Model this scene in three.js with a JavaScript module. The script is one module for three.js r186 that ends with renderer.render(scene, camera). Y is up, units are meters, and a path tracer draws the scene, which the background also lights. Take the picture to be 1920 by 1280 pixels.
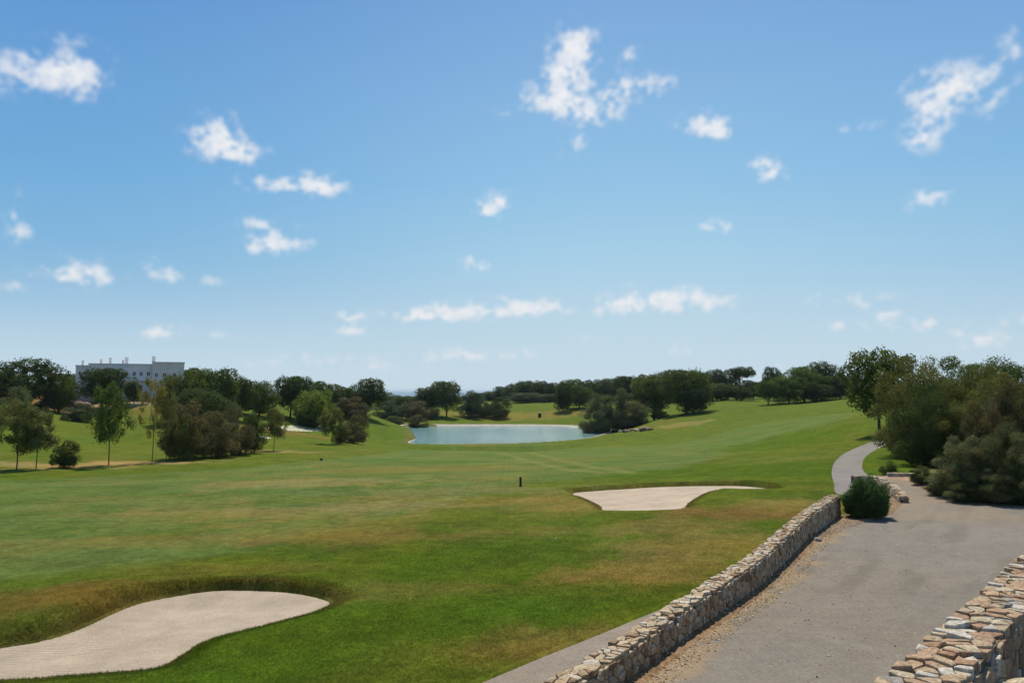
import * as THREE from 'three';
import { mergeGeometries } from 'three/addons/utils/BufferGeometryUtils.js';

// ---------------------------------------------------------------- camera, sky, sun, exposure
const scene = new THREE.Scene();
const EYE = new THREE.Vector3(0, 5, 0), FPX = 1500, PITCH = Math.atan(93 / FPX);
const camera = new THREE.PerspectiveCamera(THREE.MathUtils.radToDeg(2 * Math.atan(640 / FPX)), 1.5, 0.1, 40000);
camera.position.copy(EYE);
camera.rotation.set(PITCH, 0, 0);
scene.add(camera);
const renderer = new THREE.WebGLRenderer({ antialias: true });
renderer.toneMapping = THREE.LinearToneMapping;
renderer.toneMappingExposure = 1.2;
renderer.shadowMap.enabled = true;
const SUN_AZ = THREE.MathUtils.degToRad(3), SUN_EL = THREE.MathUtils.degToRad(58);
const sunDir = new THREE.Vector3(Math.sin(SUN_AZ) * Math.cos(SUN_EL), Math.sin(SUN_EL), -Math.cos(SUN_AZ) * Math.cos(SUN_EL));
const sun = new THREE.DirectionalLight(new THREE.Color(1, 0.95, 0.84), 5.0);
sun.name = 'sun';
sun.position.copy(sunDir).multiplyScalar(400).add(new THREE.Vector3(0, 0, -120));
sun.target.position.set(0, 0, -120);
sun.castShadow = true;
Object.assign(sun.shadow.camera, { left: -220, right: 220, top: 220, bottom: -220, near: 1, far: 1200 });
sun.shadow.mapSize.set(4096, 4096);
scene.add(sun, sun.target);

// ---------------------------------------------------------------- small maths
function rng(seed) { let a = seed >>> 0; return () => { a = (a + 0x6D2B79F5) | 0; let t = Math.imul(a ^ (a >>> 15), 1 | a); t = (t + Math.imul(t ^ (t >>> 7), 61 | t)) ^ t; return ((t ^ (t >>> 14)) >>> 0) / 4294967296; }; }
const clamp = (v, a, b) => v < a ? a : v > b ? b : v;
const sstep = (a, b, v) => { const t = clamp((v - a) / (b - a), 0, 1); return t * t * (3 - 2 * t); };
const mix = (a, b, t) => a + (b - a) * t;
const hash2 = (x, y) => { let h = Math.imul(x, 374761393) + Math.imul(y, 668265263) | 0; h = Math.imul(h ^ (h >>> 13), 1274126177); return ((h ^ (h >>> 16)) >>> 0) / 4294967296; };
function vnoise(x, y) {
  const xi = Math.floor(x), yi = Math.floor(y); let fx = x - xi, fy = y - yi;
  fx = fx * fx * fx * (fx * (fx * 6 - 15) + 10); fy = fy * fy * fy * (fy * (fy * 6 - 15) + 10);
  return mix(mix(hash2(xi, yi), hash2(xi + 1, yi), fx), mix(hash2(xi, yi + 1), hash2(xi + 1, yi + 1), fx), fy);
}
function fbm(x, y, oct = 4) { let s = 0, a = 0.5, n = 0; for (let i = 0; i < oct; i++) { s += a * vnoise(x, y); n += a; const t = x; x = x * 1.62 - y * 1.21 + 17.3; y = t * 1.21 + y * 1.62 + 5.1; a *= 0.5; } return s / n; }
const hyp = Math.hypot;

// a line of sight read off the photograph (1920 x 1280 grid) -> unit-depth direction
function ray(px, py) {
  const x = (px - 960) / FPX, y = -(py - 640) / FPX, c = Math.cos(PITCH), s = Math.sin(PITCH);
  const Y = y * c + s, Z = -c + y * s;
  return [x / -Z, Y / -Z];
}
const at = (px, py, d) => { const [x, y] = ray(px, py); return new THREE.Vector3(x * d, EYE.y + y * d, -d); };

// ---------------------------------------------------------------- sky: air and fair-weather clouds
{
  const W = 2048, H = 1024, data = new Float32Array(W * H * 4), D = 180 / Math.PI;
  const stops = [[-90, .30, .36, .36], [-3, .52, .65, .74], [0, .575, .70, .785], [3.5, .53, .685, .79], [9.6, .385, .62, .80], [14.5, .29, .54, .785], [26, .203, .40, .71], [42, .165, .33, .64], [90, .14, .28, .57]];
  const grad = (e) => { let i = 0; while (i < stops.length - 2 && e > stops[i + 1][0]) i++; const a = stops[i], b = stops[i + 1], t = clamp((e - a[0]) / (b[0] - a[0]), 0, 1); return [1, 2, 3].map((k) => mix(a[k], b[k], t)); };
  // cloud puffs: direction (as seen from the terrace), half width and half height in degrees, thickness
  const P = [];
  const puff = (px, py, rx, ry, k) => { const [x, y] = ray(px, py); P.push([Math.atan(x) * D, Math.atan(y / hyp(1, x)) * D, rx / FPX * D / hyp(1, x), ry / FPX * D, k]); };
  for (const c of [[140, 145, 52, 46, 1], [70, 135, 60, 34, .7], [20, 150, 40, 32, .5], [412, 270, 50, 36, 1.1], [450, 292, 48, 20, .7], [600, 355, 40, 26, 1], [540, 350, 58, 18, .75], [480, 342, 42, 14, .45], [430, 372, 24, 18, .5], [475, 422, 26, 13, .7], [495, 460, 45, 25, .9], [555, 455, 42, 24, .5], [25, 415, 20, 38, .55], [55, 440, 45, 17, .45], [140, 518, 55, 27, .95], [185, 520, 32, 17, .5], [285, 505, 22, 22, .5], [320, 518, 19, 15, .7], [400, 532, 24, 13, .45], [20, 535, 28, 15, .5], [295, 624, 46, 13, .95], [405, 625, 27, 9, .5], [657, 597, 24, 13, .9], [665, 621, 27, 10, .8],
    [1085, 92, 38, 36, 1], [1062, 150, 42, 42, 1.05], [1050, 192, 62, 32, .95], [1112, 215, 44, 22, .9], [1165, 178, 44, 32, .85], [1230, 165, 38, 20, .75], [1180, 105, 20, 16, .6], [1082, 270, 24, 16, .6], [1065, 293, 16, 11, .5], [945, 212, 22, 12, .25], [938, 382, 25, 24, .95], [912, 398, 22, 15, .9], [880, 497, 30, 17, .8], [1330, 238, 52, 24, .9], [1358, 252, 32, 16, .8], [1432, 312, 22, 16, .8], [1448, 330, 24, 15, .8], [1340, 427, 32, 14, .7], [1365, 420, 20, 14, .4], [1610, 240, 34, 9, .45], [1632, 236, 14, 9, .6], [1800, 163, 75, 32, .85], [1756, 198, 36, 42, .9], [1730, 255, 32, 32, .85], [1852, 188, 26, 36, .5], [1900, 95, 28, 30, .6], [1732, 380, 30, 18, .7], [1758, 362, 32, 8, .6],
    [795, 594, 72, 16, .9], [825, 583, 30, 16, .8], [900, 587, 82, 16, .85], [985, 578, 52, 19, .9], [1035, 578, 40, 11, .7], [1155, 577, 58, 20, .95], [1187, 560, 20, 16, .8], [1250, 565, 72, 25, 1.05], [1315, 570, 50, 18, .9], [870, 668, 60, 14, .75], [590, 680, 130, 16, .5], [990, 665, 44, 10, .5], [1085, 636, 32, 8, .45], [1560, 613, 52, 11, .7], [1600, 565, 80, 17, .5], [1670, 598, 26, 19, .75], [1735, 610, 48, 14, .75], [1835, 640, 60, 17, .72], [1905, 603, 30, 11, .65], [1280, 660, 36, 10, .45], [700, 690, 120, 12, .25], [1420, 690, 140, 12, .25]]) puff(...c);
  const R = rng(77);
  for (let i = 0; i < 150; i++) {            // the same kind of sky goes on all round
    const az = 42 + R() * 276, el = 3 + Math.pow(R(), 1.4) * 55, s = (1.2 + R() * 1.8) * (0.5 + el / 45), n = 1 + Math.floor(R() * 4);
    for (let k = 0; k < n; k++) P.push([(az > 180 ? az - 360 : az) + (R() - .5) * s * 2.4, el + (R() - .5) * s * .7, s * (.6 + R() * .5), s * (.25 + R() * .3), .45 + R() * .55]);
  }
  for (const p of P) p.push(p[0] - p[2] * 2.2, p[0] + p[2] * 2.2, p[1] - p[3] * 2.4, p[1] + p[3] * 2.4);
  for (let j = 0; j < H; j++) {
    const el = ((j + .5) / H - .5) * 180, g = grad(el), near = P.filter((p) => el > p[7] && el < p[8]);
    for (let i = 0; i < W; i++) {
      const th = ((i + .5) / W - .5) * 2 * Math.PI, dx = Math.cos(th), dz = Math.sin(th);
      const az = Math.atan2(dx, -dz) * D;
      const w = sstep(0, 42, Math.abs(az - 8)) * sstep(0, 10, el) * (az > 8 ? .62 : 1) * (Math.abs(az) > 90 ? 1 : 1);
      let r = g[0] * (1 - .42 * w), gg = g[1] * (1 - .25 * w), b = g[2] * (1 - .10 * w);
      let dens = 0, body = 0;
      for (const p of near) {
        if (az < p[5] || az > p[6]) continue;
        const u = (az - p[0]) / p[2], v = (el - p[1]) / p[3], q = u * u + (v < 0 ? v * v * 2.2 : v * v * .9), f = Math.exp(-q * .95) * p[4];
        dens = 1 - (1 - dens) * (1 - Math.min(f, 1)); body = Math.max(body, f * (0.5 + 0.5 * clamp(v + .4, -1, 1)));
      }
      if (dens > 0.01) {
        const s = .75 + el * .004, n = fbm(az / s + 31, el / s * 1.25 + 7, 6), n2 = fbm(az * 3.1 + 3, el * 4 + 90, 4);
        const v = dens * 1.0 + (n - .5) * 1.9 + (n2 - .5) * 1.0 - .24, a = clamp(sstep(-.05, .8, v) * Math.min(1, .2 + dens * .95), 0, 1) * sstep(.02, .2, dens);
        const wisp = .34 * sstep(.06, .5, dens) * sstep(.42, .72, n2) * sstep(.35, .6, n);
        const a1 = Math.max(a * (.82 + .36 * (n2 - .3)), wisp), lit = clamp(.70 + body * .3 + (n2 - .5) * .7, 0, 1), hz = 1 - sstep(0, 12, el);
        const cr = mix(.83, .78, hz) * mix(.86, 1.04, lit), cg = mix(.85, .80, hz) * mix(.88, 1.03, lit), cb = mix(.89, .84, hz) * mix(.91, 1.01, lit);
        const aa = clamp(a1, 0, 1); r = mix(r, cr, aa); gg = mix(gg, cg, aa); b = mix(b, cb, aa);
      }
      const k = (j * W + i) * 4; data[k] = r / 1.2; data[k + 1] = gg / 1.2; data[k + 2] = b / 1.2; data[k + 3] = 1;
    }
  }
  const sky = new THREE.DataTexture(data, W, H, THREE.RGBAFormat, THREE.FloatType);
  sky.mapping = THREE.EquirectangularReflectionMapping; sky.magFilter = sky.minFilter = THREE.LinearFilter; sky.wrapS = THREE.RepeatWrapping; sky.needsUpdate = true;
  scene.background = sky; scene.environment = sky;
}

// ---------------------------------------------------------------- naming
const taken = new Map();
function numbered(name) { const n = taken.get(name) || 0; taken.set(name, n + 1); return n ? name + '_' + String(n).padStart(3, '0') : name; }
function tag(o, label, category, group, kind) { if (label) o.userData.label = label; if (category) o.userData.category = category; if (group) o.userData.group = group; if (kind) o.userData.kind = kind; return o; }
function mesh(name, geo, mat, parent) { const m = new THREE.Mesh(geo, mat); m.name = parent ? name : numbered(name); m.castShadow = m.receiveShadow = true; (parent || scene).add(m); return m; }
function group(name, x, y, z) { const g = new THREE.Group(); g.name = numbered(name); g.position.set(x, y, z); scene.add(g); return g; }
const V = (x, y, z) => new THREE.Vector3(x, y, z);

// ---------------------------------------------------------------- textures
function noiseTex(n, f, srgb) {
  const d = new Uint8Array(n * n * 4);
  for (let j = 0; j < n; j++) for (let i = 0; i < n; i++) { const c = f(i / n, j / n), k = (j * n + i) * 4; for (let q = 0; q < 3; q++) d[k + q] = clamp(Array.isArray(c) ? c[q] : c, 0, 1) * 255; d[k + 3] = 255; }
  const t = new THREE.DataTexture(d, n, n, THREE.RGBAFormat); t.wrapS = t.wrapT = THREE.RepeatWrapping; t.magFilter = THREE.LinearFilter; t.minFilter = THREE.LinearMipmapLinearFilter; t.generateMipmaps = true; if (srgb) t.colorSpace = THREE.SRGBColorSpace; t.needsUpdate = true; return t;
}
function tnoise(x, y, p, seed) { const xi = Math.floor(x), yi = Math.floor(y), fx = x - xi, fy = y - yi, sx = fx * fx * (3 - 2 * fx), sy = fy * fy * (3 - 2 * fy), w = (a) => ((a % p) + p) % p, h = (a, b) => hash2(w(a) + seed * 131, w(b) + seed * 57); return mix(mix(h(xi, yi), h(xi + 1, yi), sx), mix(h(xi, yi + 1), h(xi + 1, yi + 1), sx), sy); }
const tf = (u, v, p, s) => tnoise(u * p, v * p, p, s);
const grassTex = noiseTex(1024, (u, v) => { const f = .26 * tf(u, v, 400, 1) + .28 * tf(u, v, 120, 2) + .28 * tf(u, v, 43, 3) + .18 * tf(u, v, 13, 30); return [.50 + f * .78, .55 + f * .70, .48 + f * .78]; }, true);
const grassBump = noiseTex(1024, (u, v) => .5 * tf(u, v, 512, 1) + .3 * tf(u, v, 190, 2) + .2 * tf(u, v, 60, 3));
const asphaltTex = noiseTex(1024, (u, v) => { const f = tf(u, v, 300, 4), g = tf(u, v, 110, 5), h = tf(u, v, 37, 6); const s = .68 + .3 * (f * .5 + g * .32 + h * .18) + (f > .93 ? .16 : 0) - (f < .06 ? .2 : 0); return [s, s, s * .99]; }, true);
const asphaltBump = noiseTex(512, (u, v) => .7 * tf(u, v, 256, 7) + .3 * tf(u, v, 90, 8));
const sandTex = noiseTex(512, (u, v) => { const s = .84 + .16 * (.6 * tf(u, v, 256, 9) + .4 * tf(u, v, 40, 10)); return [s, s, s]; }, true);
const sandBump = noiseTex(512, (u, v) => .5 * tf(u, v, 128, 11) + .5 * (.5 + .5 * Math.sin((v * 24 + tf(u, v, 6, 12) * 1.2) * 2 * Math.PI)));
const stoneTex = noiseTex(512, (u, v) => { const f = .4 * tf(u, v, 16, 13) + .35 * tf(u, v, 64, 14) + .25 * tf(u, v, 256, 15); return [.6 + f * .52, .59 + f * .52, .56 + f * .54]; }, true);
const stoneBump = noiseTex(512, (u, v) => .45 * tf(u, v, 24, 13) + .35 * tf(u, v, 64, 14) + .2 * tf(u, v, 200, 15));
const barkTex = noiseTex(256, (u, v) => { const f = .6 * tnoise(u * 32, v * 8, 8, 16) + .4 * tf(u, v, 64, 17); const s = .55 + f * .5; return [s, s, s]; }, true);
const plasterTex = noiseTex(256, (u, v) => { const s = .86 + .14 * (.5 * tf(u, v, 8, 18) + .5 * tf(u, v, 64, 19)); return [s, s, s]; }, true);
const waveTex = noiseTex(512, (u, v) => .5 * tnoise(u * 48, v * 96, 48, 20) + .3 * tnoise(u * 96, v * 192, 96, 21) + .2 * tf(u, v, 20, 22));

const std = (o) => new THREE.MeshPhysicalMaterial({ roughness: .95, metalness: 0, specularIntensity: .25, ...o });
const lin = (r, g, b) => new THREE.Color().setRGB(r, g, b);

// ---------------------------------------------------------------- terrain: a smooth surface through surveyed spots
const spots = [];
const spotW = (x, z, y) => spots.push([x, z, y]);
const spotP = (px, py, d) => { const p = at(px, py, d); spots.push([p.x, p.z, p.y]); };
for (const [x, d, y] of [[1, 11, 0], [5, 15, 0], [9, 22, 0], [14, 30, 0], [16, 40, 0], [7, 9, 0], [12, 18, 0], [22, 32, .1], [18, 24, 0], [0, 6, 0], [-6, 6, -.2], [10, 8, .1]]) spotW(x, -d, y);
for (const s of [[0, 1280, 15.4], [500, 1280, 15], [880, 1280, 14.2], [0, 1100, 23.5], [640, 1100, 22.7], [1200, 1150, 18.2], [0, 980, 38], [600, 980, 37], [1050, 1000, 31], [1400, 1000, 28.2], [1050, 930, 44.5], [1450, 920, 40.8], [700, 920, 51], [0, 880, 73], [330, 858, 90], [690, 836, 140], [500, 842, 112], [900, 845, 140], [750, 833, 182], [1120, 833, 180], [1145, 815, 205], [1200, 850, 105], [1400, 850, 80], [1500, 830, 95], [1550, 900, 45], [1300, 800, 190], [1230, 787, 225], [1400, 780, 200], [1330, 757, 260], [1500, 757, 235], [1590, 750, 200], [1560, 800, 100], [1640, 818, 82], [1700, 880, 50], [1850, 880, 49], [1900, 800, 95], [150, 830, 110], [150, 790, 150], [130, 768, 172], [150, 741, 183], [250, 740, 188], [30, 745, 165], [400, 800, 145], [350, 762, 172], [560, 800, 172], [600, 778, 200], [740, 798, 268], [900, 797, 290], [1060, 797, 290], [1190, 803, 235], [950, 768, 345], [1050, 766, 330], [680, 772, 230], [820, 782, 295], [200, 738, 400], [600, 750, 450], [960, 748, 600], [1300, 745, 450], [1700, 738, 300], [-400, 900, 60], [-400, 760, 160], [2300, 900, 45], [2300, 745, 200]]) spotP(...s);
const toUV = (x, z) => { const d = Math.max(-z, 5), u = clamp(x / d, -1.6, 1.6); return [u * 2, Math.log(d)]; };
let tps;
{
  const n = spots.length, P = spots.map(([x, z]) => toUV(x, z)), N = n + 3, A = [], phi = (r2) => r2 < 1e-12 ? 0 : .5 * r2 * Math.log(r2);
  for (let i = 0; i < N; i++) A.push(new Float64Array(N + 1));
  for (let i = 0; i < n; i++) {
    for (let j = 0; j < n; j++) A[i][j] = phi((P[i][0] - P[j][0]) ** 2 + (P[i][1] - P[j][1]) ** 2);
    A[i][i] += .0015; A[i][n] = A[n][i] = 1; A[i][n + 1] = A[n + 1][i] = P[i][0]; A[i][n + 2] = A[n + 2][i] = P[i][1]; A[i][N] = spots[i][2];
  }
  for (let c = 0; c < N; c++) { let p = c; for (let r = c + 1; r < N; r++) if (Math.abs(A[r][c]) > Math.abs(A[p][c])) p = r; [A[c], A[p]] = [A[p], A[c]]; for (let r = c + 1; r < N; r++) { const f = A[r][c] / A[c][c]; if (f) for (let k = c; k <= N; k++) A[r][k] -= f * A[c][k]; } }
  const w = new Float64Array(N); for (let r = N - 1; r >= 0; r--) { let s = A[r][N]; for (let k = r + 1; k < N; k++) s -= A[r][k] * w[k]; w[r] = s / A[r][r]; }
  tps = (x, z) => { const [u, v] = toUV(x, z); let s = w[n] + w[n + 1] * u + w[n + 2] * v; for (let i = 0; i < n; i++) { const du = u - P[i][0], dv = v - P[i][1]; s += w[i] * phi(du * du + dv * dv); } return s; };
}
function baseY(x, z) {
  const d = Math.max(-z, 5), R = hyp(x, z);
  let y = clamp(tps(x, z), -14, 12);
  if (z > -5) y = mix(y, 0, sstep(-5, 3, z));
  const far = sstep(450, 900, R);
  y = mix(y, -13, far);
  return y;
}
// point of the ground met by a line of sight
function gp(px, py, drop = 0) {
  const [rx, ry] = ray(px, py); let a = 4, b = 4;
  for (let d = 4; d < 900; d *= 1.01) { b = d; if (EYE.y + ry * d < baseY(rx * d, -d) - drop) break; a = d; }
  for (let i = 0; i < 24; i++) { const m = (a + b) / 2; if (EYE.y + ry * m < baseY(rx * m, -m) - drop) b = m; else a = m; }
  return V(rx * b, EYE.y + ry * b, -b);
}
// closed outlines with signed distance (negative inside)
function outline(pts, smooth = true) {
  let P = pts.map((p) => [p.x, p.z]);
  if (smooth) { const c = new THREE.CatmullRomCurve3(pts.map((p) => V(p.x, 0, p.z)), true, 'centripetal'); P = c.getPoints(pts.length * 8).slice(0, -1).map((p) => [p.x, p.z]); }
  const xs = P.map((p) => p[0]), zs = P.map((p) => p[1]);
  const o = { P, x0: Math.min(...xs), x1: Math.max(...xs), z0: Math.min(...zs), z1: Math.max(...zs) };
  o.cx = (o.x0 + o.x1) / 2; o.cz = (o.z0 + o.z1) / 2;
  o.sd = (x, z, reach = 3) => {
    if (x < o.x0 - reach || x > o.x1 + reach || z < o.z0 - reach || z > o.z1 + reach) return reach;
    let m = 1e9, inside = false, vx = 0, vz = 0;
    for (let i = 0, j = P.length - 1; i < P.length; j = i++) {
      const ax = P[j][0], az = P[j][1], bx = P[i][0] - ax, bz = P[i][1] - az, t = clamp(((x - ax) * bx + (z - az) * bz) / (bx * bx + bz * bz + 1e-12), 0, 1), ex = x - ax - bx * t, ez = z - az - bz * t, d = ex * ex + ez * ez;
      if (d < m) { m = d; vx = ex; vz = ez; }
      if ((P[i][1] > z) !== (P[j][1] > z) && x < (P[j][0] - P[i][0]) * (z - P[i][1]) / (P[j][1] - P[i][1]) + P[i][0]) inside = !inside;
    }
    const q = (inside ? -1 : 1) * Math.sqrt(m); o.nx = vx / (q || 1); o.nz = vz / (q || 1); return q;
  };
  return o;
}
const pix = (list, drop) => list.map(([a, b]) => gp(a, b, drop));

// walls (their lines are needed for the ground too): right edge of the coping of the long wall, far edge of the near one
const edgeAt = (px, py, y) => { const [rx, ry] = ray(px, py), d = (y - EYE.y) / ry; return V(rx * d, y, -d); };
const wallA = [[1083, 1280, .48], [1187, 1213, .52], [1277, 1150, .57], [1367, 1090, .62], [1427, 1050, .66], [1473, 1010, .70], [1520, 967, .74], [1576, 929, .76]].map((a) => edgeAt(...a));
wallA.unshift(wallA[0].clone().addScaledVector(wallA[1].clone().sub(wallA[0]).normalize(), -3.2));
const wallB = [[1644, 1280, 2], [1748, 1188, 2], [1826, 1122, 2], [1912, 1044, 2]].map((a) => edgeAt(...a));
wallB.unshift(wallB[0].clone().addScaledVector(wallB[2].clone().sub(wallB[0]).normalize(), -2.2));
wallB.push(wallB[4].clone().addScaledVector(V(.68, 0, -.73), 6));
const wallC = [[1602, 893, .5], [1626, 893, .5], [1650, 900, .48], [1672, 914, .42], [1686, 930, .3]].map((a) => edgeAt(...a));

// outlines on the ground
const bunkerA = { o: outline(pix([[-420, 1300], [-160, 1245], [0, 1216], [80, 1202], [150, 1180], [215, 1150], [262, 1132], [330, 1118], [400, 1108], [460, 1107], [540, 1111], [590, 1120], [618, 1132], [585, 1150], [540, 1163], [460, 1183], [380, 1205], [330, 1235], [290, 1254], [200, 1263], [90, 1272], [0, 1278], [-200, 1300], [-400, 1350]], .24)), depth: .22, far: .22, near: 1.1, lip: .02 };
const bunkerB = { o: outline(pix([[1078, 925], [1110, 922], [1170, 918], [1240, 914], [1330, 912], [1400, 913], [1450, 921], [1400, 922], [1345, 922], [1318, 928], [1290, 943], [1262, 958], [1200, 961], [1140, 960], [1128, 950], [1100, 936]], .27)), depth: .22, far: .2, near: 1.1, lip: .02 };
const bunkerC = { o: outline(pix([[500, 803], [540, 799], [600, 797], [610, 801], [600, 806], [545, 807]], .1)), depth: .15, far: .7, near: 2, lip: 0 };
const bunkerD = { o: outline(pix([[388, 824], [430, 821], [497, 819], [502, 821], [450, 824], [400, 827]], .1)), depth: .15, far: .7, near: 2, lip: 0 };
const bunkers = [bunkerA, bunkerB, bunkerC, bunkerD];
const POND_Y = at(900, 831, 185).y;
const pondPt = (px, py) => edgeAt(px, py, POND_Y);
const pond = outline([[772, 799], [850, 799], [950, 799], [1050, 800], [1092, 803], [1145, 808], [1135, 812], [1100, 821], [1040, 827], [960, 831], [860, 832], [780, 832], [768, 830], [778, 823], [772, 812]].map((a) => pondPt(...a)));
const offs = (P, n) => P.map((p, i) => { const a = P[Math.max(0, i - 1)], b = P[Math.min(P.length - 1, i + 1)], dx = b.x - a.x, dz = b.z - a.z, l = hyp(dx, dz); return V(p.x - dz / l * n, 0, p.z + dx / l * n); });
// asphalt: along the long wall with a strip of dirt, out to the junction, back along the near wall
const roadLeft = offs(wallA, .16);
const road = outline([...roadLeft.slice(0, 8), ...pix([[1622, 975], [1668, 962], [1690, 940], [1684, 926], [1660, 908], [1640, 899], [1664, 896], [1700, 898], [1722, 908], [1752, 925], [1785, 938], [1830, 945], [1920, 946], [2100, 950], [2500, 960]]), V(26, 0, -19), ...[...offs(wallB, 0)].reverse().map((p) => V(p.x - .1, 0, p.z - .1)), V(0, 0, -6.5)].filter(Boolean), false);
const cartPath = outline(pix([[1572, 926], [1560, 905], [1556, 885], [1562, 866], [1580, 850], [1610, 836], [1640, 826], [1662, 822], [1700, 819], [1720, 822], [1682, 829], [1655, 838], [1630, 852], [1621, 868], [1624, 882], [1640, 896], [1664, 912], [1650, 925], [1610, 930]]));
const gutter = outline([...pix([[700, 1370], [880, 1280], [1000, 1230], [1127, 1180], [1233, 1137], [1290, 1108]]), ...offs(wallA, -.1).slice(0, 6).reverse()], false);
const fairway = outline(pix([[-500, 905], [0, 900], [400, 880], [700, 852], [900, 841], [1100, 838], [1250, 832], [1340, 815], [1420, 795], [1500, 783], [1590, 775], [1560, 792], [1460, 815], [1380, 840], [1330, 862], [1270, 878], [1150, 892], [980, 905], [860, 930], [740, 962], [560, 1005], [330, 1050], [0, 1085], [-500, 1120]]));
const wallSide = (W, x, z) => { let m = 1e9, s = 0; for (let i = 0; i < W.length - 1; i++) { const a = W[i], b = W[i + 1], dx = b.x - a.x, dz = b.z - a.z, t = clamp(((x - a.x) * dx + (z - a.z) * dz) / (dx * dx + dz * dz), i ? 0 : -50, i < W.length - 2 ? 1 : 50), ex = x - a.x - dx * t, ez = z - a.z - dz * t, d = hyp(ex, ez); if (d < m) { m = d; s = Math.sign(dx * ez - dz * ex) * d; } } return s; };   // + on the right of the wall's run

function bunkerCut(b, x, z) {          // [drop of the turf, signed distance]
  const s = b.o.sd(x, z, 5);
  if (s >= 5) return [0, 5];
  const back = sstep(.25, -.4, b.o.nz + (b === bunkerA ? .45 * b.o.nx : 0) + .3 * (vnoise(x * .7, z * .7) - .5));
  const left = b === bunkerA ? sstep(-8.5, -13, x) : 0;
  const w = mix(b.near, b.far + left * .9, back), t = sstep(0, w, s);
  let y = -b.depth * (1 - t);
  y += back * (b.lip + left * .24) * sstep(.1, w, s) * (1 - sstep(w, w + 2.4, s));
  return [y - .22 * sstep(.04, -.12, s) - .5 * sstep(-.3, -1.2, s), s];
}
const sandY = (b, x, z) => baseY(x, z) - b.depth - .02 + .05 * (fbm(x * .9, z * .9, 3) - .5) * sstep(0, -.8, b.o.sd(x, z, .5)) - .08 * sstep(-.3, -2, b.o.sd(x, z, .5));
function groundY(x, z) {
  let y = baseY(x, z); const d = hyp(x, z);
  for (const b of bunkers) y += bunkerCut(b, x, z)[0];
  const r = road.sd(x, z, 1), c = cartPath.sd(x, z, 1), g = gutter.sd(x, z, 1), hard = Math.min(r, c, g);
  if (hard < 1) y -= .09 * sstep(0, -.3, hard);
  if (d > 7 && d < 260) y += (1 - sstep(140, 260, d)) * sstep(.2, 3, hard + (hard >= 1 ? 2 : 0)) * (.16 * (fbm(x * .11, z * .11, 2) - .5) + .03 * (vnoise(x * .8, z * .8) - .5));
  const p = pond.sd(x, z, 12);
  if (p < 12) y = mix(Math.min(y, POND_Y - .5), Math.max(y, POND_Y + .12), sstep(-.8, .6, p)) ;
  if (x > -2 && x < 26 && z > -26 && z < 2) { const s = wallSide(wallB, x, z); if (s > 0) y += 1.2 * sstep(.15, .6, s) * sstep(-26, -22, z); }
  return y;
}
// colours of the turf, dry patches, dirt: places read off the photograph
const blobs = [];
const blob = (px, py, rx, rz, col, k = 1) => { const p = gp(px, py); blobs.push([p.x, p.z, rx, rz, col, k]); };
const DRY = [.195, .152, .034], BROWN = [.18, .110, .028], PALE = [.195, .175, .055], LUSH = [.068, .118, .006], DIRT = [.30, .215, .12], STRAW = [.28, .20, .07];
for (const b of [[1180, 1060, 5.5, 4.5, DRY, .85], [1330, 1020, 4.2, 4, DRY, .75], [1400, 960, 4, 3.4, BROWN, .85], [1480, 945, 3, 3, DRY, .8], [1090, 950, 2.2, 3.2, DRY, .8], [1000, 945, 3.5, 3, DRY, .5], [740, 940, 9, 5, DRY, .42], [560, 1000, 7, 5, DRY, .38], [620, 905, 12, 5, PALE, .8], [760, 880, 14, 7, DRY, .5], [1000, 1195, 2.4, 1.6, DRY, .7], [1260, 985, 4, 3.2, DRY, .7], [700, 1110, 3, 2.2, DRY, .35], [60, 1130, 4.5, 2.6, BROWN, .4], [420, 965, 9, 4, DRY, .35], [300, 1015, 6, 3, DRY, .3], [560, 955, 8, 3, PALE, .7], [880, 920, 9, 4, PALE, .6], [680, 1010, 6, 3, BROWN, .45], [400, 1070, 5, 2, DRY, .35], [960, 1000, 4, 2.5, DRY, .45], [1120, 1100, 3, 2, BROWN, .5], [240, 1110, 4, 2.2, BROWN, .3], [900, 1050, 5, 4, LUSH, .9], [760, 1160, 4, 3, LUSH, .9], [1060, 1120, 4, 2.6, LUSH, .8], [1300, 885, 9, 7, LUSH, .9], [1480, 880, 8, 9, LUSH, .9], [1480, 830, 10, 14, LUSH, .8], [440, 1240, 4, 2.2, LUSH, .9], [1660, 862, 3.2, 7, LUSH, .9],
  [90, 872, 8, 3.5, STRAW, .8], [250, 868, 8, 4, STRAW, 1], [190, 872, 6, 3, STRAW, .8], [500, 846, 7, 4, STRAW, .7], [1280, 795, 8, 6, STRAW, .5], [1250, 790, 8, 5, BROWN, .5], [760, 838, 9, 4, LUSH, .5], [980, 780, 60, 14, DRY, .6], [720, 812, 12, 16, LUSH, .5], [560, 815, 14, 9, BROWN, .8], [600, 823, 10, 6, LUSH, .6],
  [110, 760, 14, 9, BROWN, 1], [170, 752, 16, 10, DIRT, .9], [60, 752, 12, 10, BROWN, 1], [260, 752, 12, 12, DIRT, .9], [330, 770, 14, 10, BROWN, .5], [900, 845, 6, 8, DRY, .35], [1080, 862, 6, 9, DRY, .3]]) blob(...b);
const tracks = [[[940, 850], [1000, 866], [1060, 880], [1130, 888]], [[990, 848], [1050, 862], [1110, 876], [1180, 887]]].map((t) => pix(t));
function segDist(T, x, z) { let m = 1e9; for (let i = 0; i < T.length - 1; i++) { const a = T[i], dx = T[i + 1].x - a.x, dz = T[i + 1].z - a.z, t = clamp(((x - a.x) * dx + (z - a.z) * dz) / (dx * dx + dz * dz), 0, 1); m = Math.min(m, hyp(x - a.x - dx * t, z - a.z - dz * t)); } return m; }
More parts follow.
